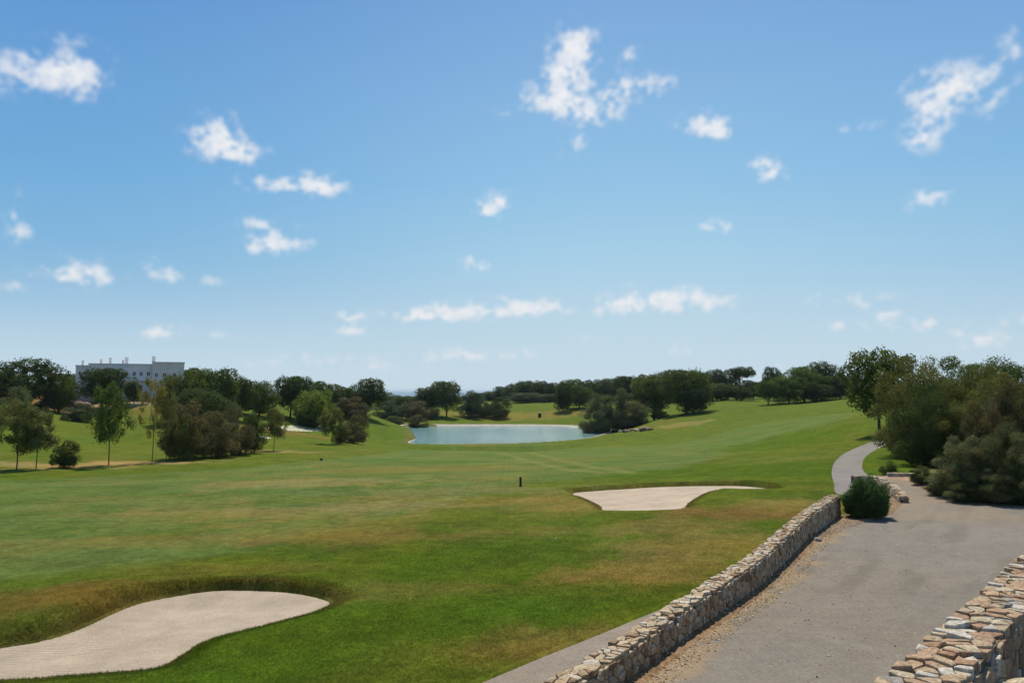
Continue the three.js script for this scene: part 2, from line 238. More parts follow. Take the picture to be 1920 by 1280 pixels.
function groundCol(x, z) {
  const d = hyp(x, z), n1 = fbm(x * .16 + 9, z * .16, 4), n2 = fbm(x * .9, z * .55 + 40, 3), n3 = fbm(x * .035, z * .035 + 3, 3);
  let c = [.090, .124, .0100];
  const put = (q, k) => { for (let i = 0; i < 3; i++) c[i] = mix(c[i], q[i], k); };
  put([.118, .132, .018], sstep(.42, .68, n1) * .75); put([.054, .104, .006], sstep(.5, .75, n2) * .6);
  const fw = fairway.sd(x, z, 4) + (n2 - .5) * 1.6;
  if (fw < 4) { const t = sstep(1.2, -1.2, fw); put([.100, .143, .030], t); put([.138, .150, .036], t * sstep(.45, .7, n1) * .8); put([.076, .130, .018], t * sstep(.5, .66, fbm(x * .3 + 70, z * .3, 3)) * .7);
    const st = Math.sin((x * .35 + z * .94) * 2 * Math.PI / 9); put([.118, .162, .040], t * .35 * sstep(-.2, .2, st) * sstep(28, 45, d)); }
  if (d > 110) put([.088, .128, .016], .5 * sstep(110, 180, d));
  for (const b of blobs) { const u = (x - b[0]) / b[2], v = (z - b[1]) / b[3], q = u * u + v * v; if (q < 2.6) { const f = Math.exp(-q * 1.3) + (n2 - .5) * .8 + (n1 - .5) * .7; put(b[4], sstep(.18, .75, f) * b[5]); } }
  for (const T of tracks) { const s = segDist(T, x, z); if (s < 1.6) put([.175, .185, .05], .6 * sstep(.85, .3, s + (n2 - .5) * .4)); }
  if (x > -2 && x < 22 && d < 48) { // dirt strip along the long wall and under the shrub
    const s = wallSide(wallA, x, z); if (s > -.25 && z > -33) put([.27, .185, .105], sstep(-.25, 0, s)); if (s > .1 && z < -27 && z > -44) put([.28, .20, .125], .9 * sstep(3.2, 1.2, Math.abs(s - 1.2)));
    if (wallSide(wallB, x, z) > .1) put([.13, .10, .07], .9);
  }
  if (x > 14 && d < 70 && z < -24) { const e = road.sd(x, z, 3); if (e < 3) put([.36, .255, .165], sstep(1.9, .6, e + (n2 - .5) * 1.4) * (x > 19 ? 1 : .0)); if (x > 19) put([.17, .125, .066], sstep(.5, 2.5, x + z * .49) * sstep(75, 60, d) * .8); }
  const pe = pond.sd(x, z, 4); if (pe < 4) put([.13, .12, .045], sstep(3.5, .5, pe) * .6);
  for (const b of [bunkerA, bunkerB]) { const s = b.o.sd(x, z, 2); if (s < 2) put([.115, .095, .026], sstep(.5, .05, s + (n2 - .5) * .6) * .6); }
  { const k = 1 + .42 * (fbm(x * .55 + 11, z * .55 + 2, 4) - .5) + (d < 60 ? .5 * (fbm(x * 2.2, z * 2.2, 3) - .5) : 0), h = 1 + .30 * (fbm(x * .27 + 90, z * .27, 3) - .5); c = [c[0] * k * h * 1.16, c[1] * k * 1.06, c[2] * k * (2 - h) * 1.15]; }
  if (d > 400) put([.035, .05, .02], sstep(400, 620, d));
  return c;
}
// the ground: one sheet, finer close by, to the horizon
{
  const rad = []; for (let r = .6; r < 7; r *= 1.25) rad.push(r); for (let r = 7; r < 95; r *= 1.0062) rad.push(r); for (let r = 95; r < 420; r *= 1.011) rad.push(r); for (let r = 420; r < 16000; r *= 1.12) rad.push(r);
  const ang = []; for (let a = -180; a < -44; a += 6) ang.push(a); for (let a = -44; a <= 44; a += .165) ang.push(a); for (let a = 46; a < 180; a += 6) ang.push(a);
  const nr = rad.length, na = ang.length, pos = new Float32Array((nr * na + 1) * 3), col = new Float32Array((nr * na + 1) * 3), uv = new Float32Array((nr * na + 1) * 2), idx = [];
  for (let i = 0; i < nr; i++) for (let j = 0; j < na; j++) {
    const k = i * na + j, a = ang[j] * Math.PI / 180, x = Math.sin(a) * rad[i], z = -Math.cos(a) * rad[i], c = groundCol(x, z);
    pos.set([x, groundY(x, z), z], k * 3); col.set(c, k * 3); uv.set([x / 2.6, z / 2.6], k * 2);
    const j2 = (j + 1) % na; if (i + 1 < nr) { const a0 = k, a1 = i * na + j2, b0 = k + na, b1 = (i + 1) * na + j2; idx.push(a0, a1, b0, a1, b1, b0); }
  }
  const q = nr * na; pos.set([0, groundY(0, 0), 0], q * 3); col.set([.1, .1, .04], q * 3); for (let j = 0; j < na; j++) idx.push(q, (j + 1) % na, j);
  const g = new THREE.BufferGeometry(); g.setAttribute('position', new THREE.BufferAttribute(pos, 3)); g.setAttribute('color', new THREE.BufferAttribute(col, 3)); g.setAttribute('uv', new THREE.BufferAttribute(uv, 2)); g.setIndex(idx); g.computeVertexNormals();
  tag(mesh('ground', g, std({ vertexColors: true, map: grassTex, bumpMap: grassBump, bumpScale: .03, roughness: 1, specularIntensity: .06 })), 'mown golf course turf with dry brown patches and rough', 'turf', null, 'structure');
}
console.log('ground done');
// a fitted sheet over an outline
function sheet(name, o, cell, margin, yf, mat, colf, tile) {
  const nx = Math.ceil((o.x1 - o.x0 + margin * 2) / cell), nz = Math.ceil((o.z1 - o.z0 + margin * 2) / cell), pos = [], uv = [], col = [], id = new Int32Array((nx + 1) * (nz + 1)).fill(-1), idx = [], sd = new Float32Array((nx + 1) * (nz + 1));
  for (let j = 0; j <= nz; j++) for (let i = 0; i <= nx; i++) { const x = o.x0 - margin + i * cell, z = o.z0 - margin + j * cell; sd[j * (nx + 1) + i] = o.sd(x, z, margin + cell * 2); }
  const vert = (i, j) => { const k = j * (nx + 1) + i; if (id[k] < 0) { id[k] = pos.length / 3; const x = o.x0 - margin + i * cell, z = o.z0 - margin + j * cell; pos.push(x, yf(x, z), z); uv.push(x / tile, z / tile); if (colf) col.push(...colf(x, z, sd[k])); } return id[k]; };
  for (let j = 0; j < nz; j++) for (let i = 0; i < nx; i++) { const k = j * (nx + 1) + i; if (Math.min(sd[k], sd[k + 1], sd[k + nx + 1], sd[k + nx + 2]) < margin) { const a = vert(i, j), b = vert(i + 1, j), c = vert(i, j + 1), d = vert(i + 1, j + 1); idx.push(a, c, b, b, c, d); } }
  const g = new THREE.BufferGeometry(); g.setAttribute('position', new THREE.Float32BufferAttribute(pos, 3)); g.setAttribute('uv', new THREE.Float32BufferAttribute(uv, 2)); if (colf) g.setAttribute('color', new THREE.Float32BufferAttribute(col, 3)); g.setIndex(idx); g.computeVertexNormals();
  return mesh(name, g, mat);
}
const asphalt = std({ map: asphaltTex, bumpMap: asphaltBump, bumpScale: .006, vertexColors: true, roughness: .92 });
const roadCol = (x, z, s0, plain) => {
  const n = fbm(x * .35, z * .35, 4), m = fbm(x * 2.3 + 5, z * 2.3, 3), s = fbm((x * .56 + z * -.83) * .25, (x * .83 + z * .56) * 2.2, 3); let k = .205 + .035 * (n - .5) + .05 * (m - .5);
  k *= 1 - .16 * sstep(.58, .72, s) * sstep(-18, -22, z);
  const dusty = sstep(.44, .7, fbm(x * .22 + 50, z * .22, 3)); let c = [k * mix(1.18, 1.22, dusty), k * mix(1.0, 1.01, dusty), k * mix(.80, .78, dusty)];
  const w = wallSide(wallA, x, z), e = wallSide(wallB, x, z); // dirt blown against the walls and off the verge
  let t = z > -34 && w > 0 ? sstep(.72, .42, w + (fbm(x * 1.1, z * 1.1, 4) - .5) * 1.5) * .9 : 0; t = Math.max(t, .6 * sstep(-1.1, -.2, e + (m - .5) * 1.6)); if (z < -24 && x > 17) t = Math.max(t, .6 * sstep(-1.2, -.1, road.sd(x, z, 2) + (n - .5) * 2.4));
  if (z < -29 && x < 20 && w > .3) t = Math.max(t, .4 * sstep(.42, .62, fbm(x * .5 + 3, z * .5, 3)) * sstep(-29, -33, z));
  if (plain) t = 0;
  return [mix(c[0], .34, t), mix(c[1], .24, t), mix(c[2], .145, t)];
};
tag(sheet('asphalt_road', road, .2, .15, (x, z) => baseY(x, z) - .03, asphalt, roadCol, 3), 'worn grey service road between the two stone walls', 'road', null, 'structure');
tag(sheet('cart_path', cartPath, .5, .15, (x, z) => baseY(x, z) - .035, asphalt, (x, z) => roadCol(x, z, 0, true).map((v, i) => v * [1.06, 1.1, 1.2][i]), 3), 'pale grey cart path curving up beside the fairway', 'path', null, 'structure');
tag(sheet('concrete_strip_path', gutter, .3, .12, (x, z) => baseY(x, z) - .032, asphalt, (x, z) => roadCol(x, z, 0, true).map((v, i) => v * [1.2, 1.15, 1.12][i]), 3), 'narrow concrete path between long stone wall and grass', 'path', null, 'structure');
const sandMat = std({ map: sandTex, bumpMap: sandBump, bumpScale: .024, vertexColors: true, roughness: 1 });
const sandCol = (x, z) => { const n = fbm(x * .8, z * .8, 4), m = fbm(x * 3, z * 3, 3), k = 1 + .34 * (n - .5) + .22 * (m - .5); return [.40 * k, .315 * k, .225 * k]; };
tag(sheet('sand_bunker', bunkerA.o, .12, .25, (x, z) => sandY(bunkerA, x, z), sandMat, sandCol, 2.2), 'large sand bunker with dark grass lip, nearest the camera', 'bunker', null, 'structure');
tag(sheet('sand_bunker', bunkerB.o, .12, .25, (x, z) => sandY(bunkerB, x, z), sandMat, (x, z) => sandCol(x, z).map((v) => v * 1.12), 2.2), 'white sand bunker beside the long stone wall', 'bunker', null, 'structure');
const paleSand = std({ color: lin(.42, .40, .25), map: sandTex, roughness: 1 });
tag(sheet('sand_bunker', bunkerC.o, .5, .3, (x, z) => sandY(bunkerC, x, z) + .1, paleSand, null, 2.2), 'small pale bunker behind the olive brown saplings', 'bunker', null, 'structure');
tag(sheet('sand_bunker', bunkerD.o, .5, .3, (x, z) => sandY(bunkerD, x, z) + .1, std({ color: lin(.55, .5, .42), map: sandTex, roughness: 1 }), null, 2.2), 'thin white bunker strip glimpsed through brown shrubs', 'bunker', null, 'structure');
// pond
{
  const w = new THREE.MeshPhysicalMaterial({ color: lin(.105, .195, .175), roughness: .12, ior: 1.33, bumpMap: waveTex, bumpScale: .12 });
  tag(sheet('pond_water', pond, 2, 1.2, () => POND_Y, w, null, 14), 'rippled turquoise pond with pale rim', 'pond', null, 'structure');
  const n = pond.P.length, pos = [], uv = [], idx = [], R = rng(5);
  for (let i = 0; i < n; i++) {
    const a = pond.P[(i + n - 1) % n], b = pond.P[(i + 1) % n], p = pond.P[i]; let dx = b[0] - a[0], dz = b[1] - a[1]; const l = hyp(dx, dz); let nx = dz / l, nz = -dx / l;
    if (pond.sd(p[0] + nx * .2, p[1] + nz * .2) < 0) { nx = -nx; nz = -nz; }
    const farSide = sstep(pond.cz + 15, pond.cz - 15, p[1]), wd = .25 + farSide * 1.5 + R() * .15, hh = .05 + farSide * .55 + .06 * R();
    for (const [o, y] of [[-.5, -.3], [0, .04], [wd, hh], [wd + .3, hh - .02], [wd + .6, -.5]]) { pos.push(p[0] + nx * o, POND_Y + y, p[1] + nz * o); uv.push(i * .6, o); }
  }
  for (let i = 0; i < n; i++) for (let k = 0; k < 4; k++) { const a = i * 5 + k, b = ((i + 1) % n) * 5 + k; idx.push(a, b, a + 1, b, b + 1, a + 1); }
  const g = new THREE.BufferGeometry(); g.setAttribute('position', new THREE.Float32BufferAttribute(pos, 3)); g.setAttribute('uv', new THREE.Float32BufferAttribute(uv, 2)); g.setIndex(idx); g.computeVertexNormals();
  tag(mesh('pond_rim', g, std({ color: lin(.52, .47, .39), map: stoneTex, bumpMap: stoneBump, bumpScale: .05 })), 'pale gravel rim round the pond', 'rim', null, 'structure');
}

// ---------------------------------------------------------------- stone walls
function lineOf(W) { const c = new THREE.CatmullRomCurve3(W, false, 'centripetal'), n = 200, P = c.getSpacedPoints(n), L = c.getLength(); return { L, at(u) { const t = clamp(u / L, 0, 1) * n, i = Math.min(n - 1, Math.floor(t)), p = P[i].clone().lerp(P[i + 1], t - i), d = P[i + 1].clone().sub(P[i]); d.y = 0; d.normalize(); if (u < 0) p.addScaledVector(d, u); if (u > L) p.addScaledVector(d, u - L); return { p, d, r: V(-d.z, 0, d.x) }; } }; }
// irregular stones fitted together over a strip u 0..L, v 0..Wd
function cells(L, Wd, su, sv, R) {
  const nu = Math.max(1, Math.round(L / su)), nv = Math.max(1, Math.round(Wd / sv)), du = L / nu, dv = Wd / nv, S = [];
  for (let i = -1; i <= nu; i++) for (let j = -1; j <= nv; j++) S.push([(i + .5 + (R() - .5) * .9) * du, (j + .5 + (R() - .5) * .85) * dv, i >= 0 && i < nu && j >= 0 && j < nv && R() < .2]);
  const out = [], id = (i, j) => S[(i + 1) * (nv + 2) + j + 1], asp = du / dv;
  for (let i = 0; i < nu; i++) for (let j = 0; j < nv; j++) {
    const s = id(i, j); if (s[2]) continue; let P = [[s[0] - du * 2.2, s[1] - dv * 2.2], [s[0] + du * 2.2, s[1] - dv * 2.2], [s[0] + du * 2.2, s[1] + dv * 2.2], [s[0] - du * 2.2, s[1] + dv * 2.2]];
    const cut = (nx, ny, c) => { const Q = []; for (let k = 0; k < P.length; k++) { const a = P[k], b = P[(k + 1) % P.length], fa = a[0] * nx + a[1] * ny - c, fb = b[0] * nx + b[1] * ny - c; if (fa <= 0) Q.push(a); if (fa * fb < 0) { const t = fa / (fa - fb); Q.push([mix(a[0], b[0], t), mix(a[1], b[1], t)]); } } P = Q; };
    for (let a = -3; a <= 3; a++) for (let b = -3; b <= 3; b++) if (a || b) { const ii = i + a, jj = j + b; if (ii < -1 || ii > nu || jj < -1 || jj > nv) continue; const q = id(ii, jj); if (q[2]) continue; const nx = q[0] - s[0], ny = q[1] - s[1], l = hyp(nx, ny); if (l < 1e-6) continue; cut(nx / l, ny / l, ((q[0] + s[0]) / 2 * nx + (q[1] + s[1]) / 2 * ny) / l); }
    cut(-1, 0, 0); cut(1, 0, L); cut(0, -1, 0); cut(0, 1, Wd);
    if (P.length > 2) out.push({ P, u: s[0], v: s[1] });
  }
  return out;
}
// one stone: chamfered, slightly tilted block; f(u, v, h) -> Vector3
function stoneGeo(cell, gap, proud, back, f, R) {
  const { P } = cell; let cu = 0, cv = 0; for (const p of P) { cu += p[0]; cv += p[1]; } cu /= P.length; cv /= P.length;
  const tu = (R() - .5) * .28, tv = (R() - .5) * .28, h0 = proud * (.35 + R() * .9), pos = [], uv = [], idx = [], n = P.length, ox = R() * 3, oy = R() * 3;
  const ring = (ins, h, tilt) => { for (const p of P) { const dx = p[0] - cu, dy = p[1] - cv, l = hyp(dx, dy) || 1, k = Math.max(.25, 1 - ins * (1 + .3 * (R() - .5)) / l), u = cu + dx * k, v = cv + dy * k, w = f(u, v, h + (tilt ? (dx * tu + dy * tv) * k : 0)); pos.push(w.x, w.y, w.z); uv.push(u * 1.7 + ox, v * 1.7 + oy); } };
  ring(gap, -back, 0); ring(gap, h0 - .009, 1); ring(gap + .008, h0, 1);
  const c = f(cu, cv, h0 + .006 + R() * .006); pos.push(c.x, c.y, c.z); uv.push(cu * 1.7 + ox, cv * 1.7 + oy);
  for (let r = 0; r < 2; r++) for (let k = 0; k < n; k++) { const a = r * n + k, b = r * n + (k + 1) % n; idx.push(a, b, a + n, b, b + n, a + n); }
  for (let k = 0; k < n; k++) idx.push(2 * n + k, 2 * n + (k + 1) % n, 3 * n);
  const g = new THREE.BufferGeometry(); g.setAttribute('position', new THREE.Float32BufferAttribute(pos, 3)); g.setAttribute('uv', new THREE.Float32BufferAttribute(uv, 2)); g.setIndex(idx);
  const q = g.toNonIndexed(); q.computeVertexNormals(); return q;
}
const stoneCols = [[.48, .37, .245], [.53, .425, .29], [.42, .30, .185], [.31, .205, .12], [.58, .50, .39], [.39, .33, .26], [.27, .18, .11], [.50, .36, .215]];
const stoneMats = stoneCols.map((c) => std({ color: lin(...c), map: stoneTex, bumpMap: stoneBump, bumpScale: .012, roughness: .9 }));
const pickStone = (R) => { const t = R(); return t < .2 ? 0 : t < .36 ? 1 : t < .52 ? 2 : t < .63 ? 3 : t < .75 ? 4 : t < .83 ? 5 : t < .9 ? 6 : 7; };
const warmMats = [[.49, .365, .235], [.54, .445, .31], [.45, .305, .195], [.39, .24, .145], [.60, .54, .46], [.36, .33, .29], [.34, .22, .14], [.51, .35, .22]].map((c) => std({ color: lin(...c), map: stoneTex, bumpMap: stoneBump, bumpScale: .02, roughness: .9 }));
const mortar = std({ color: lin(.17, .125, .085), map: stoneTex, bumpMap: stoneBump, bumpScale: .02 });
function stoneWall(name, label, line, width, foot, faces, seed, limit, u0 = 0, u1 = line.L) {
  const R = rng(seed), root = group(name, ...line.at((u0 + u1) / 2).p.toArray().map((v, i) => i === 1 ? foot : v)), o = root.position;
  tag(root, label, 'stone wall');
  // the solid core, with its back a little behind the stones
  { const n = 60, pos = [], uv = [], idx = [], ins = .03;
    for (let i = 0; i <= n; i++) { const u = mix(u0 + ins, u1 - ins, i / n), { p, r } = line.at(u); for (const [s, y] of [[-ins, foot - .35], [-ins, p.y - ins], [-width + ins, p.y - ins], [-width + ins, foot - .35]]) { pos.push(p.x + r.x * s - o.x, y - o.y, p.z + r.z * s - o.z); uv.push(u, y + s); } }
    for (let i = 0; i < n; i++) for (let k = 0; k < 3; k++) { const a = i * 4 + k; idx.push(a, a + 1, a + 4, a + 1, a + 5, a + 4); }
    idx.push(0, 2, 1, 0, 3, 2); const e = n * 4; idx.push(e, e + 1, e + 2, e, e + 2, e + 3);
    const g = new THREE.BufferGeometry(); g.setAttribute('position', new THREE.Float32BufferAttribute(pos, 3)); g.setAttribute('uv', new THREE.Float32BufferAttribute(uv, 2)); g.setIndex(idx); const q = g.toNonIndexed(); q.computeVertexNormals(); mesh('mortar_core', q, mortar, root); }
  const stones = [], L = u1 - u0;
  const add = (list, f, gap, proud, back, weight, face) => { for (const c of list) { const g = stoneGeo(c, gap, proud, back, (u, v, h) => f(u, v, h).sub(o), R), w = f(c.u, c.v, 0); stones.push({ g, m: pickStone(R), face, d: w.distanceTo(EYE) * weight + (w.x / -w.z > .66 || w.x / -w.z < -.66 || (EYE.y - w.y) / -w.z > .40 ? 1000 : 0) }); } };
  const H = (u) => line.at(u0 + u).p.y, FH = H(L / 2) - foot + .17;
  for (const [face, su, sv, weight] of faces) {
    if (face === 'top') add(cells(L, width, su, sv, R), (u, v, h) => { const { p, r } = line.at(u0 + u); return p.clone().addScaledVector(r, -v).add(V(0, h - .01, 0)); }, .010, width > .6 ? .055 : .038, .06, 1);
    if (face === 'right') add(cells(L, FH, su, sv, R), (u, v, h) => { const { p, r } = line.at(u0 + u), y = mix(foot - .2, H(u) - .03, v / FH); return V(p.x, y, p.z).addScaledVector(r, h - .005); }, .009, .026, .06, weight, 1);
    if (face === 'left') add(cells(L, FH, su, sv, R), (u, v, h) => { const { p, r } = line.at(u0 + u), y = mix(foot - .2, H(u) - .03, v / FH); return V(p.x, y, p.z).addScaledVector(r, -width - h + .005); }, .009, .026, .06, weight, 1);
    if (face === 'end') for (const [u, s] of [[u1, 1], [u0, -1]]) { const { p, d, r } = line.at(u); add(cells(width, FH, su, sv, R), (a, v, h) => V(p.x, mix(foot - .2, p.y - .03, v / FH), p.z).addScaledVector(r, -a).addScaledVector(d, s * (h - .005)), .009, .026, .06, weight, 1); }
  }
  stones.sort((a, b) => a.d - b.d);
  stones.slice(0, limit).forEach((s) => { mesh('stone', s.g, (width > .6 ? warmMats : stoneMats)[s.m], root); });
  const rest = stones.slice(limit);
  if (rest.length) {
    const geos = rest.map((s) => { const n = s.g.attributes.position.count, c = stoneCols[s.m], a = new Float32Array(n * 3); for (let i = 0; i < n; i++) a.set(c, i * 3); s.g.setAttribute('color', new THREE.BufferAttribute(a, 3)); return s.g; });
    const m = mesh('far_stones', mergeGeometries(geos), std({ vertexColors: true, map: stoneTex, bumpMap: stoneBump, bumpScale: .012, roughness: .9 }), root); m.userData.kind = 'stuff';
  }
  return root;
}
const lineA = lineOf(wallA), lineB = lineOf(offs(wallB, .70).map((p) => V(p.x, 2, p.z))), lineC = lineOf(wallC);
stoneWall('stone_wall', 'long low rubble stone wall running from the foreground to the round green shrub', lineA, .45, 0, [['top', .15, .14, 1], ['right', .17, .15, 1.15], ['left', .4, .3, 3], ['end', .2, .18, 1]], 11, 300);
stoneWall('stone_wall', 'thick near stone wall with flat slabs in the bottom right corner', lineB, .70, 0, [['top', .145, .235, 1], ['left', .5, .5, 3], ['right', .26, .2, 1], ['end', .3, .25, 2]], 12, 300);
stoneWall('stone_wall', 'short curved dark stone wall behind the round green shrub', lineC, .4, baseY(wallC[2].x, wallC[2].z), [['top', .3, .2, 1], ['right', .24, .2, 1], ['left', .4, .25, 2], ['end', .2, .25, 1]], 13, 300);
console.log('walls done');

// ---------------------------------------------------------------- plants
function leafSet() { return { pos: [], nor: [], col: [], idx: [] }; }
function addLeaf(S, p, n, len, wid, c, R, up, dir) {
  // a folded leaf or spray of needles: four points
  let tx = R() - .5, ty = R() - .5 + (up || 0), tz = R() - .5; if (dir) { tx = dir.x + tx * .7; ty = dir.y + (ty - (up || 0)) * .7 + up * .4; tz = dir.z + tz * .7; } const dn = tx * n.x + ty * n.y + tz * n.z; tx -= n.x * dn; ty -= n.y * dn; tz -= n.z * dn; let l = hyp(tx, ty, tz) || 1; tx /= l; ty /= l; tz /= l;
  const bx = n.y * tz - n.z * ty, by = n.z * tx - n.x * tz, bz = n.x * ty - n.y * tx, k = S.pos.length / 3, f = len * .22;
  S.pos.push(p.x - tx * len, p.y - ty * len, p.z - tz * len, p.x + bx * wid + n.x * f, p.y + by * wid + n.y * f, p.z + bz * wid + n.z * f, p.x + tx * len, p.y + ty * len, p.z + tz * len, p.x - bx * wid + n.x * f, p.y - by * wid + n.y * f, p.z - bz * wid + n.z * f);
  for (let i = 0; i < 4; i++) S.col.push(c[0], c[1], c[2]);
  S.idx.push(k, k + 1, k + 2, k, k + 2, k + 3);
}
function leafGeo(S) { const g = new THREE.BufferGeometry(); g.setAttribute('position', new THREE.Float32BufferAttribute(S.pos, 3)); g.setAttribute('color', new THREE.Float32BufferAttribute(S.col, 3)); g.setIndex(S.idx); const q = g.toNonIndexed(); q.computeVertexNormals(); return q; }
function limb(P, r0, r1, seg = 7) {
  const c = new THREE.CatmullRomCurve3(P), n = 6, g = new THREE.TubeGeometry(c, n, 1, seg, false), a = g.attributes.position, Q = c.getSpacedPoints(n);
  for (let i = 0; i <= n; i++) for (let j = 0; j <= seg; j++) { const k = i * (seg + 1) + j, r = mix(r0, r1, i / n); a.setXYZ(k, Q[i].x + (a.getX(k) - Q[i].x) * r, Q[i].y + (a.getY(k) - Q[i].y) * r, Q[i].z + (a.getZ(k) - Q[i].z) * r); }
  g.computeVertexNormals(); return g;
}
// plants are grown at a height of 1 and a spread of 1 and scaled to size
function grow(kind, seed) {
  const R = rng(seed), lobes = [], trunk = [], S = leafSet();
  const K = {
    pine: { n: 62, cy: .57, ry: .42, rx: .47, lr: [.10, .17], leaves: 11000, len: .020, wid: .0085, shell: .55, stems: 1, top: .17 },
    full: { n: 76, cy: .50, ry: .49, rx: .47, lr: [.10, .17], leaves: 13000, len: .020, wid: .0088, shell: .55, stems: 1, top: .02 },
    umbrella: { n: 34, cy: .80, ry: .17, rx: .46, lr: [.07, .13], leaves: 7000, len: .018, wid: .008, shell: .5, stems: 1, top: .62 },
    sapling: { n: 64, cy: .58, ry: .41, rx: .45, lr: [.06, .12], leaves: 8000, len: .016, wid: .0080, shell: .15, stems: 1, top: .2 },
    thin: { n: 34, cy: .62, ry: .36, rx: .42, lr: [.05, .11], leaves: 2600, len: .015, wid: .0065, shell: .1, stems: 1, top: .28 },
    shrub: { n: 74, cy: .30, ry: .68, rx: .46, lr: [.08, .15], leaves: 12000, len: .019, wid: .0072, shell: .4, stems: 4, top: 0, dome: 1 },
    wispy: { n: 84, cy: .26, ry: .72, rx: .46, lr: [.07, .13], leaves: 21000, len: .022, wid: .0036, shell: .3, stems: 5, top: 0, up: .5, dome: 1 },
    big: { n: 120, cy: .30, ry: .69, rx: .47, lr: [.07, .13], leaves: 34000, len: .0105, wid: .0050, shell: .45, stems: 3, top: 0, dome: 1 },
    needle: { n: 90, cy: .30, ry: .68, rx: .46, lr: [.07, .12], leaves: 10000, len: .030, wid: .0040, shell: .35, stems: 4, top: 0, up: 1.2, dome: 1 },
  }[kind];
  let guard = 0;
  while (lobes.length < K.n && guard++ < 4000) {
    const a = R() * Math.PI * 2, u = R() * 2 - 1, q = Math.pow(R(), .38), s = Math.sqrt(1 - u * u), r = mix(...K.lr, R());
    const y = K.dome && u < 0 ? K.cy * (1 + u * q * .9) : K.cy + u * q * (K.ry - r * .45), bulge = 1 + .28 * (vnoise(Math.cos(a) * 2 + seed, Math.sin(a) * 2 + u) - .5) * 2;
    const p = V(Math.cos(a) * s * q * (K.rx - r * .35) * bulge, y, Math.sin(a) * s * q * (K.rx - r * .35) * bulge);
    if (p.y - r * .7 < (K.top || 0) * .9 || p.y < r * .4) { if (K.top > .05) continue; p.y = Math.max(p.y, r * .45); }
    if (p.y + r > 1) p.y = 1 - r;
    lobes.push({ p, r, t: .78 + R() * .44, h: (R() - .5) * .24 });
  }
  let n = 0; guard = 0;
  if (kind === 'needle') for (; n < K.leaves; n++) {   // upright springy blades all round
    const u = R(), a = R() * 6.2832, s = Math.sqrt(1 - u * u * u * .92), q = mix(.45, .93, Math.sqrt(R())) * (.52 + .85 * fbm(Math.cos(a) * 1.9 + 5, Math.sin(a) * 1.9 + u * 2.6, 3)), d = V(Math.cos(a) * s, u * .9 + .25, Math.sin(a) * s), p = V(Math.cos(a) * s * q * .46, .06 + u * q * .86, Math.sin(a) * s * q * .46), t = .75 + R() * .6;
    addLeaf(S, p, V(R() - .5, R() - .5, R() - .5).normalize(), .045 + R() * .05, .0036 + R() * .002, [t * (.9 + R() * .3), t, t * (.8 + R() * .5)], R, .7, d);
  }
  while (n < K.leaves && guard++ < K.leaves * 6) {
    const L = lobes[Math.floor(R() * lobes.length)], u = R() * 2 - 1, a = R() * 6.2832, s = Math.sqrt(1 - u * u), nx = Math.cos(a) * s, nz = Math.sin(a) * s, q = R() < .1 ? mix(1, 1.4, R()) : mix(K.shell, 1.05, Math.sqrt(R()));
    const p = V(L.p.x + nx * L.r * q, L.p.y + u * L.r * q * .85, L.p.z + nz * L.r * q); if (p.y < .005) continue;
    if (K.shell > .3) { let deep = false; for (const M of lobes) if (M !== L && p.distanceToSquared(M.p) < (M.r * .55) ** 2) { deep = true; break; } if (deep) continue; }
    if (R() < .25 * (vnoise(p.x * 22 + seed, p.y * 22 + p.z * 17) > .55 ? 1 : 0)) continue;
    const N = V(nx * .45 + (R() - .5) * 1.7, u * .45 + .3 + (R() - .5) * 1.7, nz * .45 + (R() - .5) * 1.7).normalize(), t = L.t * (.7 + R() * .6);
    addLeaf(S, p, N, K.len * (.7 + R() * .7), K.wid * (.7 + R() * .7), [t * (1 + L.h + (R() - .5) * .2), t, t * (1 - L.h * .6)], R, K.up, K.up ? V(nx * .8 + p.x, u * .6 + .3, nz * .8 + p.z) : null); n++;
  }
  const base = [];
  for (let i = 0; i < K.stems; i++) base.push(V((R() - .5) * (K.stems > 1 ? .16 : 0), -.03, (R() - .5) * (K.stems > 1 ? .16 : 0)));
  const tr = kind === 'thin' || kind === 'sapling' ? .012 : kind === 'shrub' || kind === 'wispy' || kind === 'needle' ? .01 : .024;
  base.forEach((b) => {
    const fork = V(b.x * 1.5 + (R() - .5) * .05, K.dome ? .1 : Math.max(.08, K.cy - K.ry * .5), b.z * 1.5 + (R() - .5) * .05);
    trunk.push(limb([b, b.clone().lerp(fork, .5).add(V((R() - .5) * .02, 0, (R() - .5) * .02)), fork], tr, tr * .7));
    const few = lobes.slice().sort(() => 0).filter((_, i) => i % Math.max(2, Math.round(K.n / (kind === 'big' ? 12 : 9))) === 0);
    few.forEach((L) => trunk.push(limb([fork.clone().add(V(0, -.02, 0)), fork.clone().lerp(L.p, .5).add(V(0, .02, 0)), L.p], tr * .55, tr * .12, 5)));
  });
  return { crown: leafGeo(S), trunk: mergeGeometries(trunk) };
}
const cache = {};
const grown = (kind, v) => cache[kind + v] || (cache[kind + v] = grow(kind, 100 + v * 37 + kind.length * 911 + kind.charCodeAt(0) * 7));
const leafMat = (r, g, b, tr = .42) => new THREE.MeshPhysicalMaterial({ color: lin(r, g, b), vertexColors: true, roughness: .85, transmission: tr, thickness: 0, side: THREE.DoubleSide, specularIntensity: .08 });
const L = {
  pine: leafMat(.105, .135, .030), dark: leafMat(.070, .095, .026), blue: leafMat(.082, .105, .028), olive: leafMat(.155, .160, .042), brown: leafMat(.135, .118, .050), rust: leafMat(.165, .135, .052), grey: leafMat(.140, .155, .058), silver: leafMat(.185, .192, .082), lime: leafMat(.17, .21, .036), yellow: leafMat(.25, .21, .042), green: leafMat(.105, .150, .030), fresh: leafMat(.115, .185, .055), teal: leafMat(.095, .120, .056),
};
